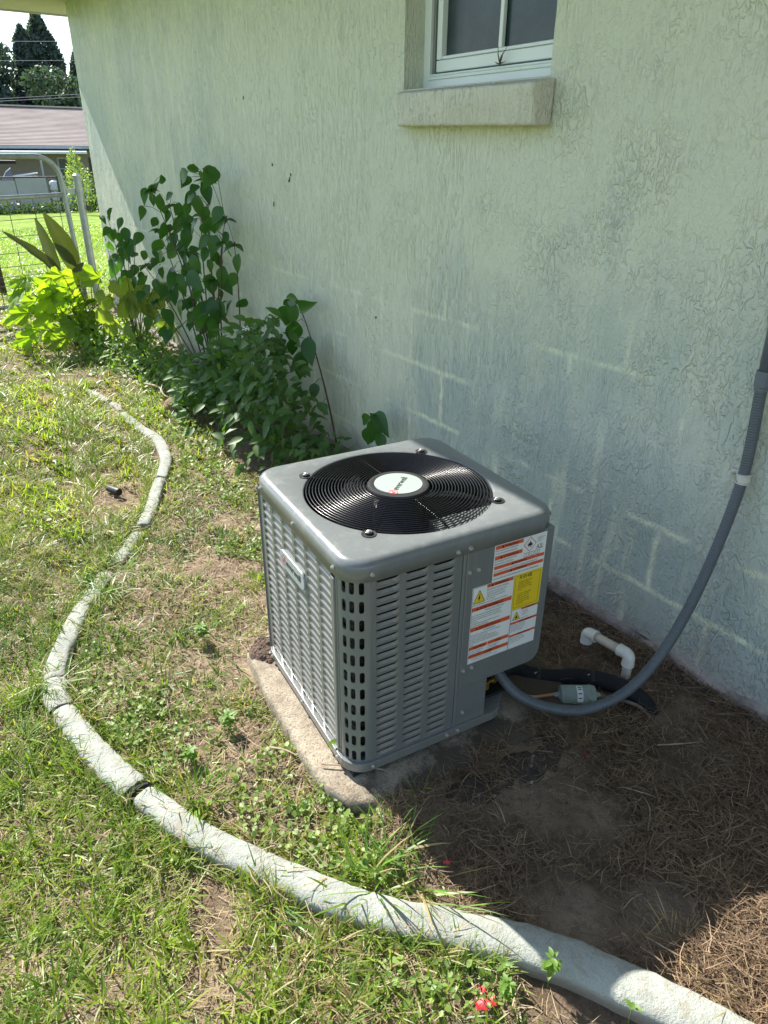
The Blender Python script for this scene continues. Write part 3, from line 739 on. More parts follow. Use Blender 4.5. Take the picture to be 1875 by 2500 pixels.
# fan guard
guard = bpy.data.objects.new('fan_guard', None); link(guard, U); guard.empty_display_size = .05
nr = 19
def gz(r_): return LZ - .001 + .008 * (1 - (r_ / .225) ** 4)
for k in range(nr):
    r_ = .0835 + (.2215 - .0835) * k / (nr - 1)
    mb = MB(); mb.tube([(r_ * math.cos(2 * math.pi * j / 72), r_ * math.sin(2 * math.pi * j / 72), gz(r_)) for j in range(72)], .00150, 6, closed=True)
    mb.obj('ring', M_black, guard, smooth=True)
for k in range(8):
    a = R(45 * k); dg = k % 2 == 1; r1 = .237 if dg else .2215
    rs = np.linspace(.060, r1, 9)
    mb = MB(); mb.tube([(r_ * math.cos(a), r_ * math.sin(a), gz(min(r_, .2245)) - .0035 + (.004 if r_ > .225 else 0)) for r_ in rs], .0021, 6); mb.obj('rod', M_black, guard, smooth=True)
    if dg:
        mb = MB(); c = Vector((.1685 * math.copysign(1, math.cos(a)), .1685 * math.copysign(1, math.sin(a)), LZ + .004))
        mb.tube([(c.x + .0075 * math.cos(t_), c.y + .0075 * math.sin(t_), c.z) for t_ in np.linspace(0, 2 * math.pi, 15)[:-1]], .002, 6, closed=True); mb.obj('rod_eye', M_black, guard, smooth=True)
        mb = MB(); mb.lathe([(.0078, 0), (.0078, .0012), (.0048, .0015), (.0046, .0042), (.003, .005), (0, .005)], 10, (c.x, c.y, LZ + .0042)); mb.obj('guard_bolt', M_screw, guard, smooth=True, auto=35)
mb = MB(); mb.lathe([(.068, LZ - .006), (.0755, LZ - .003), (.0765, LZ + .006), (.073, LZ + .0115), (.062, LZ + .0125), (.060, LZ + .0118), (0, LZ + .0118)], 48)
hub = mb.obj('hub_cap', M_blackmat, guard, smooth=True, auto=50)
mb = MB(); mb.lathe([(.0585, LZ + .012), (.0580, LZ + .0132), (0, LZ + .0132)], 48); mb.obj('hub_badge', M_badge, U, smooth=True, auto=40)

def text_mesh(txt, size, bold=0.0, align='LEFT', sx=1.0, line=1.0):
    c = bpy.data.curves.new('t', 'FONT'); c.body = txt; c.size = size; c.align_x = align; c.resolution_u = 2; c.offset = bold; c.space_line = line
    o = bpy.data.objects.new('t', c); COL.objects.link(o)
    dg = bpy.context.evaluated_depsgraph_get(); me = bpy.data.meshes.new_from_object(o.evaluated_get(dg))
    v = [Vector((p.co.x * sx, p.co.y, 0)) for p in me.vertices]; f = [tuple(p.vertices) for p in me.polygons]
    bpy.data.objects.remove(o); bpy.data.curves.remove(c); bpy.data.meshes.remove(me)
    return v, f
def print_on(mbx, txt, size, M, **kw):
    v, f = text_mesh(txt, size, **kw); mbx.add([M @ p for p in v], f)
def flat_ring(mbx, r0, r1, M, a0=0, a1=360, n=36, c=(0, 0)):
    v = []; f = []
    for k in range(n + 1):
        a = R(a0 + (a1 - a0) * k / n)
        v += [M @ Vector((c[0] + r0 * math.cos(a), c[1] + r0 * math.sin(a), 0)), M @ Vector((c[0] + r1 * math.cos(a), c[1] + r1 * math.sin(a), 0))]
    for k in range(n): f.append((2 * k, 2 * k + 1, 2 * k + 3, 2 * k + 2))
    mbx.add(v, f)
def poly(mbx, pts, M): mbx.add([M @ Vector((x, y, 0)) for x, y in pts], [tuple(range(len(pts)))])
def logo(M, s_, parent):
    a = MB(); flat_ring(a, .0105 * s_, .0122 * s_, M, 70, 395, c=(0, 0))
    poly(a, [(-.007 * s_, .001 * s_), (-.0035 * s_, .003 * s_), (-.001 * s_, -.003 * s_), (.008 * s_, .0135 * s_), (.0105 * s_, .0125 * s_), (-.0005 * s_, -.0085 * s_)], M)
    a.obj('red_check_mark', M_red, parent)
    b = MB(); print_on(b, 'everwell', .0245 * s_, M @ Matrix.Translation((.0145 * s_, -.0062 * s_, 0)), bold=.0004 * s_); b.obj('lettering', M_ink, parent)
hb = [o for o in U.children if o.name.startswith('hub_badge')][0]
# on the hub the word runs away from the viewer: local direction of the baseline
logo(Matrix.Translation((-.036, -.039, LZ + .0136)) @ Matrix.Rotation(R(41), 4, 'Z'), .92, hb)
# logo plate on the louvre side; plate x axis = local -y (reads left to right from outside)
ML = Matrix.Translation((-SP - .0055, .106, .480)) @ Matrix(((0, 0, -1, 0), (-1, 0, 0, 0), (0, 1, 0, 0), (0, 0, 0, 1)))
mb = MB(); pts = []
for (cx_, cz_, a0) in ((.1445, -.008, 0), (.0, 0, 0)): pass
def capsule(x0, x1, z0, z1, r, n=6):
    out = []
    for cx_, cz_, a0 in ((x1 - r, z1 - r, 0), (x0 + r, z1 - r, 90), (x0 + r, z0 + r, 180), (x1 - r, z0 + r, 270)):
        for k in range(n + 1): a = R(a0 + 90 * k / n); out.append((cx_ + r * math.cos(a), cz_ + r * math.sin(a)))
    return out
oc = capsule(0, .152, -.045, .002, .020)
n = len(oc); v = [ML @ Vector((x, y, 0)) for x, y in oc] + [ML @ Vector((x, y, -.0050)) for x, y in oc]
mb.add(v, [tuple(range(n)), tuple(reversed(range(n, 2 * n)))] + [(i, n + i, n + (i + 1) % n, (i + 1) % n) for i in range(n)])
bp = mb.obj('maker_badge', M_badge2, U, bevel=0.001)
logo(ML @ Matrix.Translation((.027, -.0215, .0004)), 1.08, bp)
# warning labels on the control cover: plane y = -SP-.0040
YL = -SP - .0044
def MLb(x, z_, d=0.0): return Matrix.Translation((x, YL - d, z_)) @ Matrix.Rotation(R(90), 4, 'X')
def sheet(name, pts, mat, d=0.0, par=None):
    mb = MB(); n = len(pts); v = [(x, YL - d, z_) for x, z_ in pts] + [(x, YL + .0008, z_) for x, z_ in pts]
    mb.add(v, [tuple(range(n)), tuple(reversed(range(n, 2 * n)))] + [(i, n + i, n + (i + 1) % n, (i + 1) % n) for i in range(n)]); return mb.obj(name, mat, par)
lab = sheet('warning_label', [(.0385, .2665), (.1570, .2665), (.2385, .2665), (.2385, .577), (.0905, .577), (.0905, .4815), (.0385, .4815)], M_paper, 0.0, U)
tag(lab, 'white warning label with orange red bars and a yellow refrigerant patch')
mb = MB()
def bar(x0, x1, z0, z1, m_=None, d=.0002): (m_ or mb).add([(x0, YL - d, z0), (x1, YL - d, z0), (x1, YL - d, z1), (x0, YL - d, z1)], [(0, 1, 2, 3)])
bars = [(.0925, .170, .566, .5755), (.0925, .170, .539, .549), (.0925, .2365, .5140, .5225), (.0925, .2365, .4960, .5045),
        (.078, .1525, .4715, .4805), (.040, .1525, .4165, .4275), (.040, .1535, .3600, .3715), (.040, .092, .3065, .3165), (.0935, .1545, .3065, .3165), (.040, .1555, .2825, .2925),
        (.186, .2375, .3765, .3815), (.158, .2375, .3400, .3465), (.158, .2375, .3030, .3090)]
for b in bars: bar(*b)
mb.obj('label_bar', M_orange, lab)
mb = MB(); bar(.1545, .2380, .3825, .4815, mb); mb.obj('refrigerant_patch', M_yellow, lab)
mb = MB(); poly(mb, [(0, 0), (.032, 0), (.016, .0335)], MLb(.0415, .4385, .0003)); poly(mb, [(0, 0), (.021, 0), (.0105, .0215)], MLb(.1625, .3530, .0003)); mb.obj('warning_triangle', M_yellow, lab)
ink = MB()
def tri_outline(x, z_, wd, ht, t):
    for (a, b) in (((0, 0), (wd, 0)), ((wd, 0), (wd / 2, ht)), ((wd / 2, ht), (0, 0))):
        a = Vector(a); b = Vector(b); d_ = (b - a).normalized(); n_ = Vector((-d_.y, d_.x)) * t / 2
        poly(ink, [tuple(a - n_), tuple(b - n_), tuple(b + n_), tuple(a + n_)], MLb(x, z_, .0005))
tri_outline(.0415, .4385, .032, .0335, .0012); tri_outline(.1625, .3530, .021, .0215, .0010)
poly(ink, [(.016, .022), (.0185, .022), (.017, .014), (.0195, .0145), (.0150, .003), (.0155, .0105), (.0125, .010)], MLb(.0415, .4385, .0006))
poly(ink, [(.008, .003), (.0135, .003), (.0145, .008), (.0125, .0075), (.011, .0135), (.0095, .008), (.0075, .009)], MLb(.1625, .3530, .0006))
for (x, z_, s_, t_) in [(.118, .5675, .0085, 'WARNING'), (.115, .5405, .0085, 'ATTENTION'), (.150, .5150, .0078, 'WARNING'), (.147, .4972, .0078, 'ATTENTION'),
        (.098, .4726, .0090, 'WARNING'), (.060, .4180, .0102, 'AVERTISSEMENT'), (.063, .3617, .0102, 'ADVERTENCIA'), (.052, .3076, .0098, 'NOTICE'), (.115, .3076, .0098, 'AVIS'), (.084, .2838, .0098, 'AVISO'),
        (.200, .3772, .0052, 'WARNING'), (.184, .3408, .0062, 'AVERTISSEMENT'), (.184, .3038, .0062, 'ADVERTENCIA')]:
    print_on(ink, t_, s_, MLb(x, z_, .0005), bold=.00012, sx=.92)
for (x, z_) in [(.109, .5675), (.106, .5405), (.141, .5150), (.138, .4972), (.089, .4726), (.051, .4180), (.054, .3617)]:
    poly(ink, [(0, 0), (.0075, 0), (.00375, .007)], MLb(x, z_, .0005))
small = [(.0925, .5605, .0058, 'Risk Of Fire. Flammable Refrigerant Used. To Be Repaired Only By\nTrained Service Personnel. Do Not Puncture Refrigerant Tubing', .40, 1.25),
    (.0925, .5335, .0058, "Risque D'incendie. Refrigerant inflammable. Reparation Par Un Personnel\nQualifie Seulement. Ne Pas Perforer La Tuberie De refrigerant.", .36, 1.25),
    (.0925, .5070, .0058, "Risk Of Fire. Dispose Of Properly In Accordance With Federal Or Local Regulations. Flammable Refrigerant Used", .46, 1),
    (.0925, .4875, .0058, "Risque D'incendie. Mettre Au Rebut Conformement Aux Reglements Federaux Ou Locaux. Utilisant Un Refrigerant Inflammable", .43, 1),
    (.0780, .4640, .0058, 'ELECTRICAL SHOCK HAZARD!', .78, 1),
    (.0780, .4570, .0050, 'Disconnect all remote electric power\nsupplies before servicing. Control\npanel cover must be in place when\nunit is operated.', .75, 1.2),
    (.0410, .4320, .0050, 'Failure to do the above could result in death or serious injury', .78, 1),
    (.0780, .4100, .0050, 'RISQUE DE CHOC ELECTRIQUE !', .75, 1),
    (.0410, .4030, .0050, "Deconnecter toutes les sources d'alimentation electrique a\ndistance avant de proceder a l'entretien. Le couvercle du\npanneau de commande doit etre en place lorsque la machine\nfonctionne.\nUn manquement a la procedure ci-dessus peut entrainer\ndes blessures graves voire la mort.", .70, 1.15),
    (.0760, .3540, .0050, 'VOLTAJE PELIGROSO!', .75, 1),
    (.0410, .3475, .0050, "Desconecte todo el voltaje electrico, incluso las conexiones\na red antes de proceder al servicio.\nAsegurese que todas las tapaderas del panel electrico\ndescargue el voltaje almacenado. La cubierta del panel de\ncontrol debe estar en su lugar cuando se hace funcionar el\nsistema.", .70, 1.12),
    (.0410, .3010, .0038, 'USE COPPER CONDUCTORS ONLY\nUnit terminals are not designed to\naccept other conductors. Failure to\ndo so may damage the equipment.', .66, 1.2),
    (.0945, .3010, .0038, "UTILISER DES CONDUCTEURS\nEN CUIVRE SEULEMENT\nLes bornes de l'unite ne sont pas\nconcues pour d'autres conducteurs.", .66, 1.2),
    (.0480, .2785, .0038, 'UTILICE SOLO CONDUCTORES DE COBRE\nLos terminales de la unidad no estan disenados para otro tipo', .8, 1.2),
    (.1890, .3720, .0034, 'Explosion Hazard.\nService by qualified\npersonnel only. Keep\nopenings clear.', .7, 1.25), (.1590, .3505, .0036, 'Failure to follow this warning could result in injury', .7, 1),
    (.1590, .3360, .0036, "Danger d'explosion. L'entretien doit etre\neffectue par du personnel qualifie. Ne pas\nobstruer les ouvertures. Le non-respect de\ncet avertissement peut provoquer des\nblessures graves ou des dommages.", .72, 1.25),
    (.1590, .2985, .0036, "Peligro de explosion. El servicio debe ser\nrealizado por personal calificado. No bloquee\nlas aberturas de ventilacion. El incumplimiento\npuede resultar en lesiones graves.", .70, 1.25),
    (.1700, .4660, .0150, 'R454B', .95, 1),
    (.1680, .4575, .0050, 'This system contains R454B\nRefrigerant and POE oil.\nRefer to product literature\nbefore installing or servicing\nthis unit.\n\nCe systeme contient R454B\nrefrigerant et huile POE.\nVeuillez vous referer a la\ndocumentation du produit\navant installer ou entretien\nde cette unite.', .72, 1.12),
    (.2105, .5375, .0170, 'A2L', .72, 1), (.2110, .5660, .0040, 'Refrigerant Safety Group\nGroupe de securite\ndu refrigerant', .55, 1.2)]
for x, z_, s_, t_, sx_, ln in small: print_on(ink, t_, s_, MLb(x, z_, .0005), sx=sx_, line=ln)
# open book symbols
for bx in (.176, .192, .208):
    for (a, b) in (((0, 0), (.0065, -.001)), ((.0065, -.001), (.0065, .009)), ((.0065, .009), (0, .010)), ((0, .010), (0, 0)), ((.0065, -.001), (.013, 0)), ((.013, 0), (.013, .010)), ((.013, .010), (.0065, .009))):
        a = Vector(a); b = Vector(b); d_ = (b - a).normalized(); n_ = Vector((-d_.y, d_.x)) * .0004
        poly(ink, [tuple(a - n_), tuple(b - n_), tuple(b + n_), tuple(a + n_)], MLb(bx, .5245, .0005))
# flame symbol
poly(ink, [(-.006, -.004), (.006, -.004), (.0075, .001), (.005, .000), (.0045, .006), (.002, .002), (0, .010), (-.0025, .002), (-.005, .005), (-.0045, .0), (-.0075, .002)], MLb(.1905, .5555, .0006)); bar(.1850, .1960, .5485, .5495, ink, .0006)
ink.obj('label_print', M_ink, lab)
mb = MB()
dm = [(0, -.0195), (.0185, 0), (0, .0195), (-.0185, 0)]; dm2 = [(x * .90, y * .90) for x, y in dm]
Mx = MLb(.1905, .5555, .0004)
for k in range(4): l = (k + 1) % 4; poly(mb, [dm[k], dm[l], dm2[l], dm2[k]], Mx)
mb.obj('flame_diamond', M_red, lab)
# thin ink frames
mb = MB()
def frame_line(x0, x1, z0, z1, t=.0006):
    bar(x0, x1, z0, z0 + t, mb, .0004); bar(x0, x1, z1 - t, z1, mb, .0004); bar(x0, x0 + t, z0 + t, z1 - t, mb, .0004); bar(x1 - t, x1, z0 + t, z1 - t, mb, .0004)
frame_line(.0393, .1563, .2672, .4808); frame_line(.1572, .2380, .2672, .3820); frame_line(.160, .2325, .388, .4765); mb.obj('label_rule', M_ink, lab)

# screws
sb = MB(); sb.lathe([(.0055, 0), (.0055, .0012), (.0040, .0016), (.0038, .0050), (.0026, .0057), (0, .0054)], 8)
scm = sb.mesh('screw', M_screw)
def screw(p, face):
    if face == 'L': M = Matrix.Translation((-p[2], p[0], p[1])) @ Matrix.Rotation(R(-90), 4, 'Y')
    elif face == 'R': M = Matrix.Translation((p[0], -p[2], p[1])) @ Matrix.Rotation(R(90), 4, 'X')
    else: M = Matrix.Translation((p[2], p[0], p[1])) @ Matrix.Rotation(R(90), 4, 'Y')
    inst('screw', scm, U, M=M)
TK = .2738; BK = .2766
for y, z_ in ((-.2125, .597), (0, .597), (.2125, .597), (.236, .592)): screw((y, z_, TK), 'L')
for y, z_ in ((-.2125, .072), (0, .072), (.2125, .072), (.232, .070)): screw((y, z_, BK), 'L')
for x, z_, d_ in ((-.217, .597, TK), (-.0095, .5905, TK), (.0225, .5915, TK), (-.217, .072, BK), (-.0115, .072, BK), (.0205, .072, BK), (.0255, .5275, SP + .0036), (.050, .5282, SP + .0036), (.0275, .2528, SP + .0036), (.052, .2535, SP + .0036), (.036, .118, SP + .001)): screw((x, z_, d_), 'R')
screw((-.19, .56, SP + .001), 'B'); screw((-.235, .597, TK), 'B')
# service valves in the recess
sv = bpy.data.objects.new('service_valve', None); link(sv, U); sv.empty_display_size = .03
def valve(lx, ly, z_, r_):
    mb = MB(); mb.box((lx, ly, z_), (.026, .03, .026)); mb.lathe([(.012, 0), (.012, .018), (.009, .019), (0, .019)], 6, (lx, ly, z_ + .013)); mb.tube([(lx, ly, z_), (lx + .03, ly, z_), (lx + .05, ly, z_ - .002)], r_, 10)
    mb.lathe([(r_ * 1.7, 0), (r_ * 1.7, .012), (r_, .013)], 6, (lx + .03, ly, z_), Matrix.Rotation(R(90), 3, 'Y'))
    return mb.obj('valve_body', M_brass, sv, bevel=.002)
valve(.135, -.215, .125, .006); valve(.140, -.195, .178, .010)
mb = MB(); mb.bb((.1045, -.235, .108), (.118, -.16, .2)); mb.obj('valve_bracket', M_dark, sv)

# ---------------------------------------------------------------- pad
def pad():
    pts = [(-1.625, -.985), (-1.585, -1.045), (-1.40, -1.072), (-1.15, -1.095), (-1.02, -1.098), (-.955, -1.072), (-.925, -1.02), (-.90, -.80), (-.885, -.56), (-.90, -.40), (-1.02, -.34), (-1.50, -.36), (-1.60, -.40), (-1.645, -.55), (-1.65, -.85)]
    # resample and roughen
    P = []
    for i in range(len(pts)):
        a = Vector(pts[i]); b = Vector(pts[(i + 1) % len(pts)]); n = max(1, int((b - a).length / .012))
        for k in range(n): P.append(a.lerp(b, k / n))
    c = Vector((-1.27, -.73)); v = []; f = []; n = len(P); levels = [(0.0, -.05), (0.0, .012), (.0015, .028), (.006, .036), (.013, .040), (.05, .0420), (.2, .043)]
    for d_, z_ in levels:
        for i, p in enumerate(P):
            dirv = (c - p).normalized(); j = .014 * float(fbm(p.x * 9, p.y * 9, 3) - .5) + .006 * float(fbm(p.x * 60, p.y * 60, 9) - .5)
            q = p + dirv * (d_ + j * (1 if d_ < .05 else .3)); v.append((q.x, q.y, z_ + (.004 * float(fbm(q.x * 40, q.y * 40, 12) - .5) if d_ else 0)))
    for l in range(len(levels) - 1):
        for i in range(n): j = (i + 1) % n; f.append((l * n + i, l * n + j, (l + 1) * n + j, (l + 1) * n + i))
    f.append(tuple((len(levels) - 1) * n + i for i in range(n)))
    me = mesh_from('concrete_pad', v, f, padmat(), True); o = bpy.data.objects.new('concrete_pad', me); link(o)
    tag(o, 'worn tan concrete pad with rounded edges under the grey condenser', 'concrete pad')
pad()
# crumbled soil heap on the far corner of the pad
def heap(cx, cy, z0, rad, ht, n, mat, name, label, cat, squash=1.0, cr_=(.004, .012)):
    mb = MB()
    for k in range(n):
        a = rnd.uniform(0, 2 * math.pi); r_ = rad * math.sqrt(rnd.random()); s_ = rnd.uniform(*cr_)
        z_ = z0 + ht * (1 - (r_ / rad) ** 1.5) * rnd.uniform(.5, 1)
        Q = Matrix.Rotation(rnd.uniform(0, 6), 3, 'Z') @ Matrix.Rotation(rnd.uniform(0, 3), 3, 'X')
        mb.lathe([(0, -s_), (s_ * .9, -.3 * s_), (s_ * .8, .4 * s_), (0, .9 * s_)], 5, (cx + r_ * math.cos(a), cy + r_ * math.sin(a) * squash, z_), Q)
    mb.lathe([(rad, z0 - .004), (rad * .8, z0 + ht * .35), (rad * .45, z0 + ht * .75), (0, z0 + ht * .9)], 22, (cx, cy, 0))
    o = mb.obj(name, mat); return tag(o, label, cat, kind='stuff')
M_soil = simple('dark_soil', (0.10, 0.065, 0.045), 0.95, var=0.5, vs=90, bmp=1, bs_=120, bd=.006)
M_soil2 = simple('deep_brown_soil', (0.055, 0.040, 0.030), 0.95, var=0.5, vs=60, bmp=1, bs_=90, bd=.008)  # darker brown for the soil banks by the pad and wall
heap(-1.555, -.985, .040, .062, .022, 190, M_soil, 'soil_heap', 'crumbly brown soil heap on the far corner of the concrete pad', 'soil', .8)

# ---------------------------------------------------------------- edging
def smooth_path(pts, step=.02):
    P = [Vector((*p, 0)) for p in pts]; out = []
    for i in range(len(P) - 1):
        p0 = P[max(i - 1, 0)]; p1 = P[i]; p2 = P[i + 1]; p3 = P[min(i + 2, len(P) - 1)]; n = max(2, int((p2 - p1).length / step))
        for k in range(n):
            t = k / n; out.append(.5 * ((2 * p1) + (p2 - p0) * t + (2 * p0 - 5 * p1 + 4 * p2 - p3) * t * t + (-p0 + 3 * p1 - 3 * p2 + p3) * t ** 3))
    out.append(P[-1]); return out
def curb(pts, w0, w1, h0, h1, label, seed=0, tilt=0.0, dz=0.0, chip=None):
    C_ = smooth_path(pts, .012); n = len(C_); v = []; f = []; K = 17
    for i, p in enumerate(C_):
        t = (C_[min(i + 1, n - 1)] - C_[max(i - 1, 0)]).normalized(); nn = Vector((-t.y, t.x, 0)); u_ = i / (n - 1)
        wd = (w0 + (w1 - w0) * u_) / 2 * .76; h = (h0 + (h1 - h0) * u_) * .60
        # small end rounding and random raggedness
        e = min(1, min(i, n - 1 - i) * .012 / .012); e = .90 + .10 * e
        for k in range(K):
            a = math.pi * k / (K - 1); x = -math.cos(a) * wd * e; z_ = (math.sin(a) ** .50) * h * e
            if k in (0, K - 1): z_ = -.05
            q = p + nn * x; j = .004 * float(fbm(q.x * 22, q.y * 22 + k * .3, seed) - .5) + .0022 * float(fbm(q.x * 90, q.y * 90, seed + 3) - .5)
            if chip and abs(u_ - chip) < .02 and k > 9: z_ *= .72
            q = q + nn * j; v.append((q.x, q.y, z_ + j * 1.1 + dz + tilt * u_))
    for i in range(n - 1):
        for k in range(K - 1): a = i * K + k; f.append((a, a + K, a + K + 1, a + 1))
    f.append(tuple(range(K))); f.append(tuple(reversed([(n - 1) * K + k for k in range(K)])))
    me = mesh_from('edging_segment', v, f, M_curb, True); o = bpy.data.objects.new('edging_segment', me); link(o); sharpen(o, 45)
    return tag(o, label, 'garden edging', 'pale concrete edging segments curving round the bed')
curb([(-4.53, -.80), (-4.46, -.785), (-4.33, -.765), (-4.26, -.75)], .075, .06, .022, .025, 'small half buried edging piece furthest from the condenser beside the bare dirt', 1)
curb([(-4.19, -.745), (-4.13, -.735), (-4.05, -.74)], .085, .03, .035, .02, 'short pointed edging stone second from the far end of the curve', 2)
curb([(-3.98, -.75), (-3.82, -.742), (-3.68, -.733), (-3.51, -.707), (-3.36, -.722), (-3.19, -.757), (-3.03, -.825), (-2.985, -.85)], .085, .075, .035, .045, 'far bent edging piece left of the brown coconut', 3)
curb([(-2.972, -.857), (-2.85, -.915), (-2.72, -.973), (-2.57, -1.055)], .070, .075, .045, .048, 'straight sloping edging piece right of the small black sprinkler stub', 4)
curb([(-2.52, -1.09), (-2.45, -1.14), (-2.36, -1.215)], .07, .075, .04, .022, 'short low edging piece between bare soil and clumps of overhanging grass', 5)
curb([(-2.30, -1.27), (-2.21, -1.325), (-2.12, -1.39), (-2.02, -1.445), (-1.92, -1.495), (-1.84, -1.53), (-1.80, -1.538)], .075, .085, .03, .045, 'speckled edging piece in full sun left of the concrete pad, grass over both ends', 6)
curb([(-1.795, -1.54), (-1.75, -1.547), (-1.70, -1.549), (-1.668, -1.546)], .088, .095, .046, .048, 'short edging piece just before the narrow black joint at the outer bend', 7)
curb([(-1.655, -1.545), (-1.60, -1.537), (-1.53, -1.525), (-1.45, -1.508), (-1.37, -1.487), (-1.292, -1.461)], .085, .095, .052, .048, 'curved edging piece between the two black joints', 8)
curb([(-1.262, -1.450), (-1.20, -1.428), (-1.10, -1.388), (-1.02, -1.345), (-.935, -1.29), (-.87, -1.252), (-.805, -1.213), (-.692, -1.122), (-.639, -1.066), (-.579, -1.012), (-.526, -.960), (-.46, -.908), (-.382, -.861), (-.30, -.815), (-.19, -.762), (-.05, -.70), (.12, -.63), (.35, -.53)], .082, .132, .05, .058, 'long front edging run ending under the shaded straw at the lower right', 9, chip=.19)
# joint filler
def joint(pts, label, r_=.008):
    mb = MB(); mb.tube(pts, [r_ * rnd.uniform(.6, 1.2) for _ in pts], 7); o = mb.obj('joint_filler', M_insul); tag(o, label, 'expansion joint')
joint([(-1.662 + .004, -1.585 + k * .0088, .000 + .029 * math.sin(math.pi * k / 9) ** .45) for k in range(10)], 'thin black joint strip across the edging at the outer bend', .0036)
joint([(-1.262 - .020 * (k / 9) + .004 * math.sin(k), -1.494 + k * .0085, .000 + .027 * math.sin(math.pi * k / 9) ** .45) for k in range(10)], 'thick ragged black joint across the edging in front of the pad', .0075)

# ---------------------------------------------------------------- conduit, pipes, drier
cp = [uw(.150, -.205, .24), uw(.160, -.206, .19), (-.976, -.58, .124), (-.936, -.55, .098), (-.901, -.51, .081), (-.862, -.46, .075), (-.839, -.41, .079), (-.811, -.34, .109), (-.800, -.27, .158), (-.796, -.2, .237), (-.799, -.13, .348), (-.803, -.075, .484), (-.807, -.043, .587), (-.811, -.028, .643), (-.814, -.024, .714), (-.822, -.022, .813), (-.827, -.022, .880)]
def spline(pts, k=8):
    P = [Vector(p) for p in pts]; out = []
    for i in range(len(P) - 1):
        p0 = P[max(i - 1, 0)]; p1 = P[i]; p2 = P[i + 1]; p3 = P[min(i + 2, len(P) - 1)]
        for j in range(k):
            t = j / k; out.append(.5 * ((2 * p1) + (p2 - p0) * t + (2 * p0 - 5 * p1 + 4 * p2 - p3) * t * t + (-p0 + 3 * p1 - 3 * p2 + p3) * t ** 3))
    out.append(P[-1]); return out
cpp = spline([tuple(p) for p in cp], 7)
for _ in range(6): cpp = [cpp[0]] + [(cpp[i - 1] + cpp[i] * 2 + cpp[i + 1]) / 4 for i in range(1, len(cpp) - 1)] + [cpp[-1]]
wh = empty('electrical_conduit', (-.827, -.022, .0), 0, 'grey flexible conduit looping from the condenser base up the green wall', 'conduit')
def rel(o_, pts): L = Vector(o_.location); return [Vector(p) - L for p in pts]
mb = MB(); mb.tube(rel(wh, cpp), .0134, 16); o = mb.obj('flexible_hose', M_conduit, wh, smooth=True)
al = []; s_ = 0
for i, p in enumerate(cpp):
    if i: s_ += (cpp[i] - cpp[i - 1]).length
    al += [s_] * 16
at_ = o.data.attributes.new('along', 'FLOAT', 'POINT'); at_.data.foreach_set('value', al)
M_cg = simple('conduit_grey_rigid', (0.125, 0.145, 0.175), .4, var=.06)
mb = MB(); mb.tube(rel(wh, [(-.8265, -.022, .868), (-.828, -.022, .905)]), .0175, 16); mb.tube(rel(wh, [(-.8268, -.022, .858), (-.8266, -.022, .868)]), .0155, 16); mb.obj('coupling', M_cg, wh, bevel=.001)
mb = MB(); mb.tube(rel(wh, [(-.828, -.022, .905), (-.834, -.022, 1.05), (-.836, -.022, 1.25)]), .0134, 16); mb.obj('rigid_pipe', M_cg, wh, smooth=True)
mb = MB(); mb.tube(rel(wh, [(-.8085 + .001, -.028, .633), (-.8095, -.0275, .650)]), .0165, 16); mb.tube(rel(wh, [(-.8082, -.0282, .629), (-.8084, -.028, .633)]), .0180, 16); mb.tube(rel(wh, [(-.8095, -.0275, .650), (-.810, -.0275, .654)]), .0180, 16)
mb.box(Vector((-.838, -.006, .641)) - Vector(wh.location), (.034, .010, .018)); cl = mb.obj('clamp', M_clamp, wh, bevel=.002)
inst('screw', scm, cl, M=Matrix.Translation(Vector((-.845, -.0112, .641)) - Vector(wh.location)) @ Matrix.Rotation(R(90), 4, 'X'))
# pvc drain
dr = empty('drain_pipe', (-.924, -.164, 0), 0, 'white plastic drain pipe with two elbows standing by the wall base', 'pipe')
D1, D2 = Vector((-.926, -.164, .082)), Vector((-1.080, -.164, .066))
def elbow(c, a, b, r_=.0172):
    a = Vector(a).normalized(); b = Vector(b).normalized(); q = [c + a * .034, c + a * .016]
    for k in range(1, 6): t = k / 6; q.append(c + (a * .016) * (1 - t) ** 2 + (b * .016) * t ** 2)
    q += [c + b * .016, c + b * .034]
    mb = MB(); mb.tube(rel(dr, q), r_, 18); mb.tube(rel(dr, [c + b * .030, c + b * .036]), r_ * 1.07, 18); mb.tube(rel(dr, [c + a * .030, c + a * .036]), r_ * 1.07, 18); return mb.obj('elbow', M_pvc, dr, smooth=True, auto=40)
dd = (D2 - D1).normalized()
elbow(D1, (0, 0, -1), dd); elbow(D2, -dd, (.08, 0, -1))
mb = MB(); mb.tube(rel(dr, [D1 + dd * .03, D2 - dd * .03]), .0134, 16); mb.tube(rel(dr, [(-.926, -.164, .055), (-.924, -.164, -.04)]), .0134, 16); mb.obj('straight_pipe', M_pvc2, dr, smooth=True)
mb = MB(); mb.tube(rel(dr, [D2 + Vector((.003, 0, -.0362)), D2 + Vector((.0032, 0, -.0372))]), .0125, 14); mb.obj('pipe_mouth', M_dark, dr)
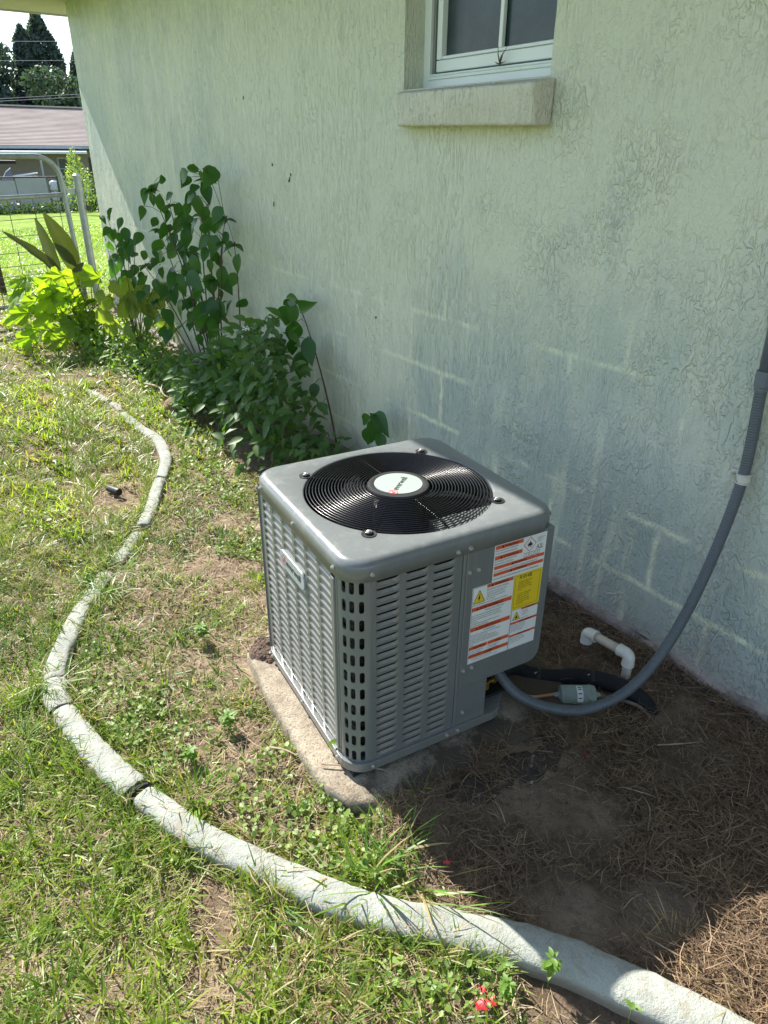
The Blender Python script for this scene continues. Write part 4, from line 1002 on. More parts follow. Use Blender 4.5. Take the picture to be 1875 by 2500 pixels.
# insulated suction line
ip = [uw(.165, -.195, .178), uw(.20, -.19, .12), (-1.101, -.465, .055), (-1.061, -.421, .036), (-1.013, -.373, .034), (-.978, -.311, .034), (-.933, -.261, .030), (-.876, -.230, .026), (-.826, -.216, .012), (-.790, -.205, -.03)]
il = empty('insulated_pipe', (-1.0, -.36, 0), 0, 'thick black foam insulated pipe lying on the straw from condenser to wall', 'pipe')
isp = spline([tuple(p) for p in ip], 8)
mb = MB(); mb.tube(rel(il, isp), .0240, 16); mb.obj('foam_sleeve', M_insul, il, smooth=True)
for k in (27, 44):
    mb = MB(); mb.tube(rel(il, [isp[k], isp[k + 1]]), .0248, 16); mb.obj('tape_band', M_blackmat, il)
    a = isp[k]
    mb = MB(); mb.box(rel(il, [a + Vector((.004, -.010, .020))])[0], (.003, .012, .004)); mb.obj('tie_tail', M_badge2, il)
# liquid line and drier
ll = empty('liquid_line', (-.92, -.38, 0), 0, 'thin copper line with a grey green filter drier lying beside the black pipe', 'copper pipe')
mb = MB(); mb.tube(rel(ll, spline([tuple(uw(.19, -.215, .122)), tuple(uw(.215, -.215, .10)), (-1.01, -.535, .062), (-.975, -.492, .052), (-.9555, -.434, .046), (-.9490, -.425, .046)], 5)), .0050, 10); mb.obj('copper_tube', M_copper, ll, smooth=True)
mb = MB(); mb.tube(rel(ll, spline([(-.889, -.334, .046), (-.872, -.300, .032), (-.845, -.262, .020), (-.812, -.245, .016), (-.775, -.236, -.004)], 5)), .0050, 10); o = mb.obj('copper_tube', simple('dirty_copper', (.16, .12, .09), .7, metal=.2, var=.4, vs=60), ll, smooth=True)
ax = (Vector((-.889, -.334, .046)) - Vector((-.949, -.425, .046))).normalized(); c0 = Vector((-.919, -.3795, .0465)) - Vector(ll.location)
QM = ax.to_track_quat('Z', 'Y').to_matrix()
mb = MB(); mb.lathe([(.006, -.062), (.0075, -.052), (.012, -.0485), (.0245, -.046), (.0262, -.040), (.0262, -.036), (.0275, -.035), (.0275, -.033), (.0262, -.032), (.0262, .032), (.0275, .033), (.0275, .035), (.0262, .036), (.0262, .040), (.0245, .046), (.012, .0485), (.0075, .052), (.006, .062)], 28, c0, QM)
dri = mb.obj('filter_drier', M_drier, ll, smooth=True, auto=50)
mb = MB(); v = []; f = []
tocam = (CAM - Vector((-.919, -.3795, .046))); tocam = (tocam - ax * tocam.dot(ax)).normalized(); sd = ax.cross(tocam)
# sticker wrapped on the drier, turned to the upper camera side
upv = Vector((0, 0, 1)); sd2 = (upv - ax * upv.dot(ax)).normalized(); oth = ax.cross(sd2)
if oth.dot(tocam) < 0: oth = -oth
for i in range(9):
    t = R(100 - i * 13); p = sd2 * math.sin(t) * .0266 + oth * math.cos(t) * .0266
    for xx in (-.006, .010): v.append(c0 + ax * xx + p)
for i in range(8): f.append((2 * i, 2 * i + 1, 2 * i + 3, 2 * i + 2))
mb.add(v, f); stk = mb.obj('sticker', M_paper, dri)
mb = MB()
for i in (1, 2, 4, 6):
    t0_ = R(100 - i * 13 + 2); t1_ = R(100 - i * 13 - 4)
    q = [c0 + ax * xx + (sd2 * math.sin(t) + oth * math.cos(t)) * .0269 for t, xx in ((t0_, -.003), (t0_, .007), (t1_, .007), (t1_, -.003))]
    mb.add(q, [(0, 1, 2, 3)])
mb.obj('sticker_print', M_ink, dri)

# ---------------------------------------------------------------- plants
def leaf_template(name, mat, ratio=.5, nseg=7, fold=.25, droop=.25, shape=(.8, .85), wav=0.0, lobes=None):
    v = []; f = []
    for i in range(nseg + 1):
        t = i / nseg; w_ = .5 * ratio * (math.sin(math.pi * min(1, t ** shape[0])) ** shape[1] if 0 < t < 1 else 0.012)
        zc = -droop * t * t; wv = wav * math.sin(t * 17)
        v += [(-w_, t, zc + fold * w_ + wv), (0, t, zc), (w_, t, zc + fold * w_ - wv)]
    for i in range(nseg):
        a = 3 * i; f += [(a, a + 1, a + 4, a + 3), (a + 1, a + 2, a + 5, a + 4)]
    return mesh_from(name, v, f, mat, True)
def lobed_template(name, mat, amp=.30, fold=.12, droop=.2, nl=5, n=40, wav=.05, seed=0):
    # broad lobed leaf: petiole at the origin, tip towards +Y
    v = [(0, .12, 0)]; f = []
    rr = random.Random(seed); K = 3
    for r_ in range(1, K + 1):
        for k in range(n):
            a = -math.pi / 2 + 2 * math.pi * (k + .5) / n
            lobe = 1 - amp * abs(math.sin(nl * (a + math.pi / 2) / 2)) ** 1.0 - .06 * rr.random() * (r_ == K)
            back = .55 + .45 * (math.sin(a) + 1) / 2
            R_ = .5 * back * (1 - amp + amp * abs(math.cos(nl * (a - math.pi / 2) / 2)) ** .7) * (1 + .05 * rr.uniform(-1, 1) * (r_ == K))
            q = r_ / K; x = R_ * math.cos(a) * q; y = .38 + R_ * math.sin(a) * q * 1.25 - .26 * (1 - q)
            z_ = fold * abs(x) - droop * (x * x + (y - .2) ** 2) + wav * q * math.cos(nl * (a - math.pi / 2)) * .6 + wav * .4 * q * math.sin(13 * a)
            v.append((x, y, z_))
    for k in range(n):
        l = (k + 1) % n; f.append((0, 1 + k, 1 + l))
        for r_ in range(K - 1): a = 1 + r_ * n; f.append((a + k, a + n + k, a + n + l, a + l))
    return mesh_from(name, v, f, mat, True)
def leaf_M(base, d, n, L, W=None):
    y = Vector(d).normalized(); z = Vector(n); z = (z - y * z.dot(y))
    if z.length < 1e-4: z = y.orthogonal()
    z.normalize(); x = y.cross(z); W = W or L
    return Matrix(((x.x * W, y.x * L, z.x * L, base[0]), (x.y * W, y.y * L, z.y * L, base[1]), (x.z * W, y.z * L, z.z * L, base[2]), (0, 0, 0, 1)))
def rv(a=-1, b=1): return Vector((rnd.uniform(a, b), rnd.uniform(a, b), rnd.uniform(a, b)))
T_shrub = [leaf_template('leaf', M_shrub, .64, 9, .22, .28, (.68, 1.0)), leaf_template('leaf', M_shrub, .54, 9, .45, .12, (.74, 1.05)), leaf_template('leaf', M_shrub, .60, 9, .12, .50, (.70, 1.0), .014), leaf_template('leaf', M_shrub, .50, 9, .6, .35, (.72, .95), .02)]
T_bush = [leaf_template('leaf', M_bush, .48, 5, .3, .2), leaf_template('leaf', M_bush, .38, 5, .2, .4)]
T_squash = [lobed_template('lobed_leaf', M_squash, .55, .15, .35, 5, wav=.09, seed=1), lobed_template('lobed_leaf', M_squash, .48, .35, .7, 5, wav=.12, seed=2)]
T_yell = [lobed_template('yellowed_leaf', M_yell, .22, .3, .8, 5, wav=.14, seed=3)]
def to_ray(p, k):      # the same leaf a little nearer or further along the line of sight, so that the plant has depth
    return CAM + (Vector(p) - CAM) * k
def bez(a, b, lean=.0, bow=(0, 0), n=9):
    a = Vector(a); b = Vector(b); c = Vector((a.x + (b.x - a.x) * .25 + bow[0], a.y + (b.y - a.y) * .4 + bow[1], a.z + (b.z - a.z) * .6))
    return [a * (1 - t) ** 2 + c * 2 * t * (1 - t) + b * t * t for t in np.linspace(0, 1, n)]
def plant(name, base, label, cat, stems, leaves, mat_stem, stem_r=.005, petiole=True, group=None, leafname='leaf'):
    t = empty(name, base, 0, label, cat, group); B = Vector(base); allp = []
    for i, s_ in enumerate(stems):
        mb = MB(); q = [Vector(p) - B for p in s_]; n = len(q)
        mb.tube(q, [stem_r * (1 - .65 * k / (n - 1)) for k in range(n)], 6); mb.obj('stem', mat_stem, t, smooth=True)
        allp += [Vector(p) for p in s_[1:]]
    for (c, d, nn, L, tm) in leaves:
        d = Vector(d).normalized(); b0 = Vector(c) - d * L * .5
        inst(leafname, tm, t, M=leaf_M(b0 - B, d, nn, L))
    if petiole and allp:
        mb = MB()
        for (c, d, nn, L, tm) in leaves:
            d = Vector(d).normalized(); b0 = Vector(c) - d * L * .5
            q = min(allp, key=lambda p: (p - b0).length + .6 * max(0, p.z - b0.z + .01)); 
            if (q - b0).length < .32:
                m_ = (q + b0) / 2 + Vector((0, 0, .012)); mb.tube([q - B, m_ - B, b0 - B], .0013, 4, cap=False)
        o = mb.obj('petiole', mat_stem, t); tag(o, kind='stuff')
    return t
camdir = lambda c: (CAM - Vector(c)).normalized()
# tall dark shrub against the wall
LV = [(-3.937,1.243),(-4.14,1.213),(-4.056,1.19),(-3.938,1.173),(-3.818,1.216),(-3.693,1.229),(-4.454,1.181),(-4.62,1.147),(-4.683,1.07),(-4.839,1.088),(-4.717,.934),(-4.525,1.046),(-4.438,.995),(-4.369,1.102),(-4.241,1.04),(-3.929,1.066),(-4.094,1.049),(-4.028,1.104),(-3.769,1.241),(-4.562,.895),(-4.383,.869),(-4.442,.922),(-3.739,.993),(-3.853,.962),(-3.634,1.012),(-3.663,1.051),(-3.818,1.044),(-3.563,.952),(-3.745,.899),(-3.576,.898),(-3.439,.843),(-3.662,.75),(-3.524,.753),(-3.707,.656),(-3.436,.642),(-3.89,.839),(-3.841,.784),(-4.07,.772),(-4.249,.817),(-4.491,.662),(-4.332,.588),(-4.139,.707),(-4.075,.609),(-3.848,.682),(-4.696,.717),(-4.721,.794),(-5.042,.705),(-4.944,.641),(-5.111,.464),(-4.865,.538),(-4.607,.511),(-4.056,.52),(-3.956,.462),(-3.907,.395),(-4.337,.499),(-4.637,.366),(-4.138,.411),(-4.257,.433),(-3.876,.582),(-4.116,.327),(-4.462,.595),(-4.701,.635),(-4.146,.899),(-4.274,.951)]
tips = [(-3.92,1.20,0),(-4.55,1.13,0),(-4.42,.98,0),(-3.66,1.03,0),(-4.28,1.06,0),(-3.47,.93,.22),(-3.60,.93,.1),(-4.88,.66,0),(-4.2,.82,0),(-3.78,.72,0),(-4.6,.90,0),(-4.0,1.02,0),(-4.75,.46,0)]
base_a = (-3.95, -.15, 0)
stems = []
for x, z_, bow in tips:
    y = -.17 + rnd.uniform(-.08, .04); s0 = (-3.93 + rnd.uniform(-.12, .10) + (x + 4) * .15, -.15 + rnd.uniform(-.04, .04), -.01)
    stems.append(bez(s0, (x, y, z_), bow=(bow + rnd.uniform(-.03, .03), rnd.uniform(-.05, .02))))
lv = []
for (x, z_) in LV:
    p = to_ray((x, -.2, z_), rnd.uniform(.965, 1.02)); d = Vector((rnd.uniform(-.6, .6), rnd.uniform(-.5, .2), -rnd.uniform(.5, 1.1)))
    if z_ > 1.1: d = Vector((rnd.uniform(-1, 1), rnd.uniform(-.6, .3), -rnd.uniform(0, .8)))
    L = rnd.choice((rnd.uniform(.07, .10), rnd.uniform(.09, .135))) * (1.0 if x > -4.8 else .9) * (.8 if (x > -3.72 and z_ < 1) else 1)
    lv.append((p, d, camdir(p) + rv() * .5 + Vector((0, 0, .35)), L, rnd.choice(T_shrub)))
for s_ in stems:
    for _ in range(7):
        q = s_[rnd.randint(4, 8)]; 
        if q.x > -3.7: continue
        p = q + Vector((rnd.uniform(-.1, .1), rnd.uniform(-.12, .06), rnd.uniform(-.09, .05))); d = Vector((rnd.uniform(-.8, .8), rnd.uniform(-.7, .2), -rnd.uniform(.1, .9)))
        lv.append((p, d, Vector((0, 0, 1)) + rv() * .7 + camdir(p) * .5, rnd.uniform(.07, .14), rnd.choice(T_shrub)))
    tp = s_[-1]
    for k in range(5):
        a = k * 2.5 + rnd.random(); d = Vector((math.cos(a), math.sin(a) * .8, rnd.uniform(-.3, .4)))
        lv.append((tp + d * .035, d, Vector((0, 0, 1)) + rv() * .3, rnd.uniform(.05, .085), rnd.choice(T_shrub)))
plant('tall_shrub', base_a, 'tallest dark green shrub with drooping oval leaves and thin brown stems against the green wall', 'shrub', stems, lv, M_stem, .0058)
# second shrub nearer the house corner
LB = [(-5.326,.753),(-5.308,.587),(-5.515,.873),(-5.929,.79),(-5.983,.869),(-5.758,.926),(-5.731,.776),(-5.874,.679),(-5.911,.50),(-5.71,.56),(-5.122,.81),(-5.45,.66),(-5.62,.70),(-5.25,.68),(-5.40,.80),(-5.82,.60),(-5.55,.50),(-5.35,.45),(-5.18,.55),(-5.7,.42)]
stems = [bez((-5.62 + rnd.uniform(-.1, .1), -.2, -.01), (x, -.22, z_), bow=(rnd.uniform(-.05, .05), 0)) for x, z_ in ((-5.76, .90), (-5.31, .74), (-5.10, .80), (-5.93, .72), (-5.5, .83), (-5.4, .55))]
lv = []
for (x, z_) in LB + [(rnd.uniform(-6.0, -5.1), rnd.uniform(.35, .8)) for _ in range(22)]:
    p = to_ray((x, -.2, z_), rnd.uniform(.965, 1.01)); d = Vector((rnd.uniform(-.7, .7), rnd.uniform(-.6, .3), -rnd.uniform(.2, 1)))
    lv.append((p, d, camdir(p) + rv() * .6 + Vector((0, 0, .6)), rnd.uniform(.085, .13), rnd.choice(T_shrub)))
plant('leafy_shrub', (-5.62, -.2, 0), 'smaller shrub with oval leaves near the far wall corner, left of the tallest shrub', 'shrub', stems, lv, M_stem, .005)
# tall thin sprig growing up the wall at the end of the bush
stems = [bez((-2.72, -.06, 0), (-3.03, -.08, .70), bow=(-.02, 0))]
VV = [(-3.05,.725,.11,(-.9,-.2,.05)),(-2.93,.715,.13,(1,-.1,.15)),(-3.035,.655,.11,(-.1,-.2,-1)),(-3.15,.62,.14,(-.5,-.2,-1)),(-3.09,.70,.09,(-1,-.3,-.4)),(-3.05,.56,.14,(-.3,-.2,-1)),(-3.07,.49,.09,(-.1,0,-1)),(-2.89,.515,.14,(.55,-.2,-1)),(-2.985,.425,.15,(.0,-.2,-1)),(-2.86,.33,.08,(.3,-.3,-.9)),(-2.77,.27,.07,(.8,-.3,-.6))]
lv = [((x, -.11, z_), d, camdir((x, -.1, z_)) + rv() * .25, L, rnd.choice(T_shrub)) for x, z_, L, d in VV]
plant('wall_sprig', (-2.72, -.06, 0), 'thin reddish stem with large oval leaves leaning on the wall beside the dense bush', 'plant', stems, lv, M_stem, .0055)
# seedling seen just over the back of the condenser
VV = [(-2.385,.335,.10,(-.9,-.2,-.5)),(-2.262,.365,.13,(1,-.2,-.25)),(-2.305,.312,.115,(.1,-.3,-1)),(-2.362,.262,.10,(-.15,-.2,-1)),(-2.255,.275,.09,(.6,-.2,-.9)),(-2.31,.372,.05,(.2,-.3,.3))]
plant('wall_seedling', (-2.28, -.10, 0), 'small seedling with five dark leaves against the wall just above the condenser top', 'plant', [bez((-2.28, -.10, 0), (-2.315, -.11, .355))], [((x, -.13, z_), d, camdir((x, -.1, z_)) + rv() * .2 + Vector((0, 0, .3)), L, rnd.choice(T_shrub)) for x, z_, L, d in VV], M_stem, .003)
# dense bush
def bushy(name, base, label, cat, boxf, n, Lr, tms, mat_stem, nst=12, stuff=0, white=None):
    lv = []; st = []
    for _ in range(nst): p = boxf(); st.append(bez((base[0] + rnd.uniform(-.15, .15), base[1] + rnd.uniform(-.06, .06), 0), tuple(p)))
    for _ in range(n):
        p = boxf(); d = Vector((p.x - base[0], p.y - base[1] - .15, .1)).normalized() * .6 + rv() * .8 + Vector((0, 0, -.25))
        lv.append((p, d, Vector((0, -.3, 1)) + rv() * .45 + camdir(p) * .7, rnd.uniform(*Lr), rnd.choice(tms)))
    t = plant(name, base, label, cat, st, lv, mat_stem, .0035, petiole=False)
    if stuff:
        mb = MB(); tv = [Vector(v.co) for v in tms[0].vertices]; tf = [tuple(p.vertices) for p in tms[0].polygons]
        for _ in range(stuff):
            p = boxf(); d = Vector((p.x - base[0], p.y - base[1] - .15, .1)).normalized() * .6 + rv() * .8 + Vector((0, 0, -.2))
            M = leaf_M(p - Vector(base), d, Vector((0, -.3, 1)) + rv() * .5 + camdir(p) * .4, rnd.uniform(*Lr) * .9)
            mb.add([M @ q for q in tv], tf)
        o = mb.obj('foliage', tms[0].materials[0], t, smooth=True); tag(o, kind='stuff')
    return t
def bush_pt():
    while True:
        x = rnd.uniform(-3.85, -2.72); top = float(np.interp(x, [-3.85, -3.5, -3.2, -3.05, -2.9, -2.72], [.26, .42, .60, .66, .52, .30]))
        z_ = top * rnd.random() ** .6 + .02; dy = .16 + .24 * (1 - z_ / .75)
        y = -.16 - dy * rnd.random(); return Vector((x + rnd.uniform(-.04, .04), y, z_))
bs_o = bushy('dense_bush', (-3.2, -.22, 0), 'dense mid green bush of small leaves with one tiny white flower head beside the wall', 'bush', bush_pt, 290, (.055, .095), T_bush, M_gstem, 12, 700)
mb = MB()
for k in range(16):
    a = rnd.uniform(0, 6.3); r_ = .022 * math.sqrt(rnd.random()); mb.lathe([(0, 0), (.0042, .002), (.003, .004), (0, .005)], 6, (-3.0 + 3.2 + r_ * math.cos(a), -.37 + .22 + r_ * math.sin(a) * .7, .628 + rnd.uniform(-.006, .008)), Matrix.Rotation(R(30), 3, 'X'))
mb.obj('white_flower', simple('white_petal', (.75, .75, .70), .6), bs_o)
def low_pt():
    x = rnd.uniform(-2.82, -2.30); return Vector((x, -.08 - .30 * rnd.random(), (.02 + .17 * rnd.random()) * (1 - .5 * (x + 2.82) / .6) + .02))
bushy('low_weed_clump', (-2.6, -.18, 0), 'low clump of fresh green leaves between the dense bush and the condenser', 'weeds', low_pt, 110, (.04, .065), T_bush, M_gstem, 8, 160)
# ground cover at the foot of the shrubs
T_cov = [leaf_template('leaf', leafmat('groundcover_leaf', (.09, .19, .03), (.20, .32, .06), .45, .5, (1, 1, .25)), .5, 4, .25, .2)]
def cov_pt():
    t_ = rnd.random(); x = -6.1 + 2.3 * t_; y = rnd.uniform(-.75 + .35 * t_, -.12); return Vector((x, y, .02 + .20 * rnd.random() ** 1.2 * (1 - .45 * t_)))
bushy('leafy_ground_cover', (-5.0, -.4, 0), 'low sunlit tangle of small bright leaves below the yellow green squash leaves', 'ground cover', cov_pt, 120, (.035, .06), T_cov, M_gstem, 10, 1500)
# squash: big lobed glowing leaves
SQ = [(-.755,.391),(-.561,.49),(-.423,.5),(-.663,.286),(-.571,.385),(-.533,.184),(-.896,.149),(-.715,.05),(-.953,.09),(-.436,.24),(-.647,.528),(-.612,.335),(-.789,.224),(-.84,.30),(-.50,.30),(-.70,.42)]
lv = []; st = []
for (y, z_) in SQ + [(rnd.uniform(-1.0, -.38), rnd.uniform(.06, .48)) for _ in range(26)]:
    p = to_ray((-5.75, y, z_), rnd.uniform(.97, 1.03)); d = Vector((rnd.uniform(-.3, .5), -rnd.uniform(.3, 1), rnd.uniform(-.45, .25)))
    L = rnd.uniform(.14, .24); lv.append((p, d, (Vector((1, -.5, .2)) if rnd.random() < .6 else Vector((-.5, -.1, 1))) + rv() * .35, L, rnd.choice(T_squash)))
    b0 = p - d.normalized() * L * .4; st.append(bez((-5.85 + rnd.uniform(-.12, .12), -.5 + rnd.uniform(-.1, .1), 0), tuple(b0)))
plant('squash_plant', (-5.85, -.5, 0), 'squash plant with large backlit yellow green lobed leaves beside the gate', 'plant', st, lv, M_gstem, .007, petiole=False)
YL_ = [(rnd.uniform(-.5, -.05), rnd.uniform(.15, .46)) for _ in range(14)] + [(-.389,.488),(-.433,.402),(-.345,.322),(-.296,.499),(-.144,.259),(-.177,.325),(-.292,.398),(-.497,.318),(-.06,.20)]
lv = []; st = []
for (y, z_) in YL_:
    p = to_ray((-5.2, y, z_), rnd.uniform(.98, 1.02)); d = Vector((rnd.uniform(.1, .8), rnd.uniform(-.5, .4), -rnd.uniform(.4, 1)))
    L = rnd.uniform(.09, .16); lv.append((p, d, camdir(p) + Vector((0, 0, .1)) + rv() * .8, L, T_yell[0])); st.append(bez((-5.25 + rnd.uniform(-.1, .1), -.25, 0), tuple(p - d.normalized() * L * .4)))
plant('yellowing_plant', (-5.25, -.25, 0), 'plant with limp yellowed broad leaves between the squash and the tallest shrub', 'plant', st, lv, M_gstem, .005, petiole=False)
# canna with upright dark leaves
def big_leaf(pts, widths, nvec, mat, name, parent, B, fold=.35):
    n = len(pts); P = [Vector(p) - B for p in pts]; v = []; f = []
    for i, p in enumerate(P):
        t = (P[min(i + 1, n - 1)] - P[max(i - 1, 0)]).normalized(); z_ = Vector(nvec); z_ = (z_ - t * z_.dot(t)).normalized(); x = t.cross(z_)
        for s_ in (-1, -.5, 0, .5, 1):
            v.append(p + x * widths[i] * s_ + z_ * fold * widths[i] * abs(s_) + z_ * .004 * math.sin(i * 2.1 + s_))
    for i in range(n - 1):
        for k in range(4): a = i * 5 + k; f.append((a, a + 5, a + 6, a + 1))
    me = mesh_from(name, v, f, mat, True); o = bpy.data.objects.new(name, me); link(o, parent); return o
CB = Vector((-6.2, -.46, 0)); ca = empty('canna_plant', CB, 0, 'canna with long upright bronze and green leaves in front of the gate', 'plant')
def strip_pts(a, b, c, n=11):
    a, b, c = Vector(a), Vector(b), Vector(c); return [a * (1 - t) ** 2 + b * 2 * t * (1 - t) + c * t * t for t in np.linspace(0, 1, n)]
def wprof(wm, n=11, sh=.75): return [max(.004, wm * math.sin(math.pi * (t ** sh) * .97 + .03) ** .8) for t in np.linspace(0, 1, n)]
big_leaf(strip_pts((-6.2, -.52, .43), (-6.22, -.66, .60), (-6.25, -.88, .79)), wprof(.062), (.5, .35, .75), M_canna, 'long_leaf', ca, CB, .45)
big_leaf(strip_pts((-6.2, -.40, .52), (-6.2, -.47, .72), (-6.22, -.57, .91)), wprof(.068), (.9, -.35, .2), M_canna, 'long_leaf', ca, CB, .5)
big_leaf(strip_pts((-6.25, -.53, .45), (-6.3, -.57, .70), (-6.32, -.62, .87)), wprof(.045), (.8, -.5, .2), M_canna, 'long_leaf', ca, CB, .3)
big_leaf(strip_pts((-6.2, -.43, .47), (-6.15, -.47, .62), (-6.15, -.56, .70)), wprof(.045), (.9, -.2, .4), M_canna, 'long_leaf', ca, CB, .3)
big_leaf(strip_pts((-6.2, -.47, .40), (-6.1, -.42, .50), (-6.05, -.38, .56)), wprof(.035), (.9, -.2, .4), M_canna, 'long_leaf', ca, CB, .3)
for a, b in (((-6.2, -.46, 0), (-6.2, -.52, .44)), ((-6.2, -.44, 0), (-6.2, -.40, .53)), ((-6.24, -.46, 0), (-6.25, -.53, .46)), ((-6.18, -.42, 0), (-6.2, -.43, .48))):
    mb = MB(); mb.tube([p - CB for p in bez(a, b)], [.011 - .0006 * k for k in range(9)], 8); mb.obj('stalk', M_cstem, ca, smooth=True)

# ---------------------------------------------------------------- grass, straw, weeds
EDGE = np.array([(-4.5,-.79),(-3.98,-.75),(-3.51,-.707),(-3.19,-.757),(-2.97,-.857),(-2.72,-.973),(-2.36,-1.215),(-2.12,-1.39),(-1.92,-1.495),(-1.75,-1.547),(-1.6,-1.537),(-1.37,-1.487),(-1.1,-1.388),(-.87,-1.252),(-.692,-1.122),(-.579,-1.012),(-.46,-.908),(-.3,-.815),(-.05,-.70),(.35,-.53)])
def edge_d(x, y):
    best = np.full(x.shape, 9.); sg = np.zeros(x.shape)
    for i in range(len(EDGE) - 1):
        a, b = EDGE[i], EDGE[i + 1]; d = b - a; L2 = d @ d
        t = np.clip(((x - a[0]) * d[0] + (y - a[1]) * d[1]) / L2, 0, 1); px = a[0] + t * d[0]; py = a[1] + t * d[1]
        q = np.hypot(x - px, y - py); cr_ = d[0] * (y - a[1]) - d[1] * (x - a[0])
        m_ = q < best; best = np.where(m_, q, best); sg = np.where(m_, np.sign(cr_), sg)
    return best, sg                       # sg > 0: bed side
def blocked(x, y, m=.0):
    c, s_ = math.cos(TH), math.sin(TH); dx = x - CX; dy = y - CY; lx = c * dx + s_ * dy; ly = -s_ * dx + c * dy
    return ((np.abs(lx) < .30) & (np.abs(ly) < .30)) | (y > -.012) & (x > -6.95)
def on_pad(x, y): return (x > -1.63) & (x < -.92) & (y > -1.075 + .0 * x) & (y < -.35)
def scatter(n, rmin, rmax, ref):
    # ground points, density falling off with the square of the distance past ref
    A0, A1 = R(146 - 56), R(146 + 56)
    u_ = rng.random(n); lr = ref
    w1 = (lr ** 2 - rmin ** 2) / 2; w2 = lr ** 2 * math.log(rmax / lr)
    pick = rng.random(n) < w1 / (w1 + w2)
    r_ = np.where(pick, np.sqrt(rmin ** 2 + u_ * (lr ** 2 - rmin ** 2)), lr * (rmax / lr) ** u_)
    a = rng.uniform(A0, A1, n); return r_ * np.cos(a), -1.6312 + r_ * np.sin(a), r_
def blades(name, x, y, r_, L, W, az, lean, bend, colr, mat, z0=None, label='', cat='grass', flat=False, levels=(0, .4, .75, 1.0)):
    n = len(x); z = ground_z(x, y) if z0 is None else z0
    hx, hy = np.cos(az), np.sin(az); px, py = -hy, hx
    sl_, cl_ = np.sin(lean), np.cos(lean); V = np.zeros((n, 7, 3)); wid = (1.0, .95, .6)
    tw = rng.uniform(-.8, .8, n)
    for i, t in enumerate(levels):
        hor = L * (sl_ * t + bend * t * t * .6); ver = L * (cl_ * t - bend * t * t * .55)
        cx_ = x + hx * hor; cy_ = y + hy * hor; cz_ = z + np.maximum(ver, .0015 if not flat else .0)
        if flat:
            cv = L * bend * (t * t - t); cx_ = cx_ + px * cv; cy_ = cy_ + py * cv; cz_ = z + .002 + L * cl_ * t
        if i < 3:
            hw = W * wid[i] / 2
            V[:, 2 * i] = np.stack([cx_ - px * hw, cy_ - py * hw, cz_ - hw * tw * .6], -1); V[:, 2 * i + 1] = np.stack([cx_ + px * hw, cy_ + py * hw, cz_ + hw * tw * .6], -1)
        else: V[:, 6] = np.stack([cx_, cy_, cz_], -1)
    base = (np.arange(n) * 7)[:, None]
    q1 = base + np.array([0, 1, 3, 2]); q2 = base + np.array([2, 3, 5, 4]); t3 = base + np.array([4, 5, 6])
    me = bpy.data.meshes.new(name); nv = n * 7
    loops = np.concatenate([q1, q2, t3], 1).reshape(-1)          # 11 per blade
    me.vertices.add(nv); me.vertices.foreach_set('co', V.reshape(-1).astype(np.float32))
    me.loops.add(len(loops)); me.loops.foreach_set('vertex_index', loops.astype(np.int32))
    me.polygons.add(n * 3); st_ = (np.arange(n) * 11)[:, None] + np.array([0, 4, 8]); me.polygons.foreach_set('loop_start', st_.reshape(-1).astype(np.int32))
    try: me.polygons.foreach_set('loop_total', np.tile([4, 4, 3], n).astype(np.int32))
    except Exception: pass
    me.update(calc_edges=True); me.validate()
    at = me.color_attributes.new('Col', 'FLOAT_COLOR', 'POINT')
    c4 = np.concatenate([np.repeat(colr, 7, 0), np.ones((nv, 1))], 1); at.data.foreach_set('color', c4.reshape(-1).astype(np.float32))
    me.materials.append(mat); me.polygons.foreach_set('use_smooth', [True] * len(me.polygons))
    o = bpy.data.objects.new(name, me); link(o); return tag(o, label, cat, kind='stuff')
def mixcol(a, b, t): return np.array(a)[None] * (1 - t[:, None]) + np.array(b)[None] * t[:, None]
def cover(x, y):
    """share of green cover 0..1"""
    d, sg = edge_d(x, y); n = fbm(x * 2.6 + 4, y * 2.6, 21, 4); n2 = fbm(x * 9, y * 9, 22, 3)
    lawn = .90 + .9 * (n - .5) + .8 * (n2 - .5)
    bed = .80 + 2.1 * (n - .5) + 1.4 * (n2 - .5)
    c = np.where(sg > 0, bed, lawn); c = np.where(x < -4.5, lawn + .15, c)
    dm = dead_mask(x, y); c = c * (1 - dm)
    # bare spots seen in the photograph
    for bx, by, br, k in [(-4.85, -.80, .16, 1), (-2.9, -1.05, .13, .9), (-2.15, -1.05, .12, .45), (-1.95, -1.25, .10, .4), (-.92, -1.42, .08, .8), (-.50, -1.06, .12, .6), (-.30, -1.0, .14, .7), (-.22, -.83, .2, 1), (-2.45, -.72, .12, .3)]:
        c = c - k * np.exp(-((x - bx) ** 2 + (y - by) ** 2) / br ** 2)
    c = np.where((sg > 0) & (y > -.45) & (x > -6), c - .6, c)
    return np.clip(c, 0, 1)
x, y, r_ = scatter(440000, .35, 11.0, 2.2)
cv = cover(x, y); d, sg = edge_d(x, y); onedge = (d < np.where(sg > 0, .040, .036)) & (x > -4.6) & (rng.random(len(x)) > .02)
clump = fbm(x * 16, y * 16, 77, 2)
keep = (rng.random(len(x)) < np.clip(cv * (.32 + 1.7 * np.clip(clump - .25, 0, 1)), 0, 1)) & ~blocked(x, y) & ~on_pad(x, y) & ~(onedge)
keep &= ~((x < -7.0) & (y > .6))
x, y, r_, cl_, sg, d = x[keep], y[keep], r_[keep], clump[keep], sg[keep], d[keep]; n = len(x)
fs = np.clip((r_ / 2.3), 1, 5) ** .75
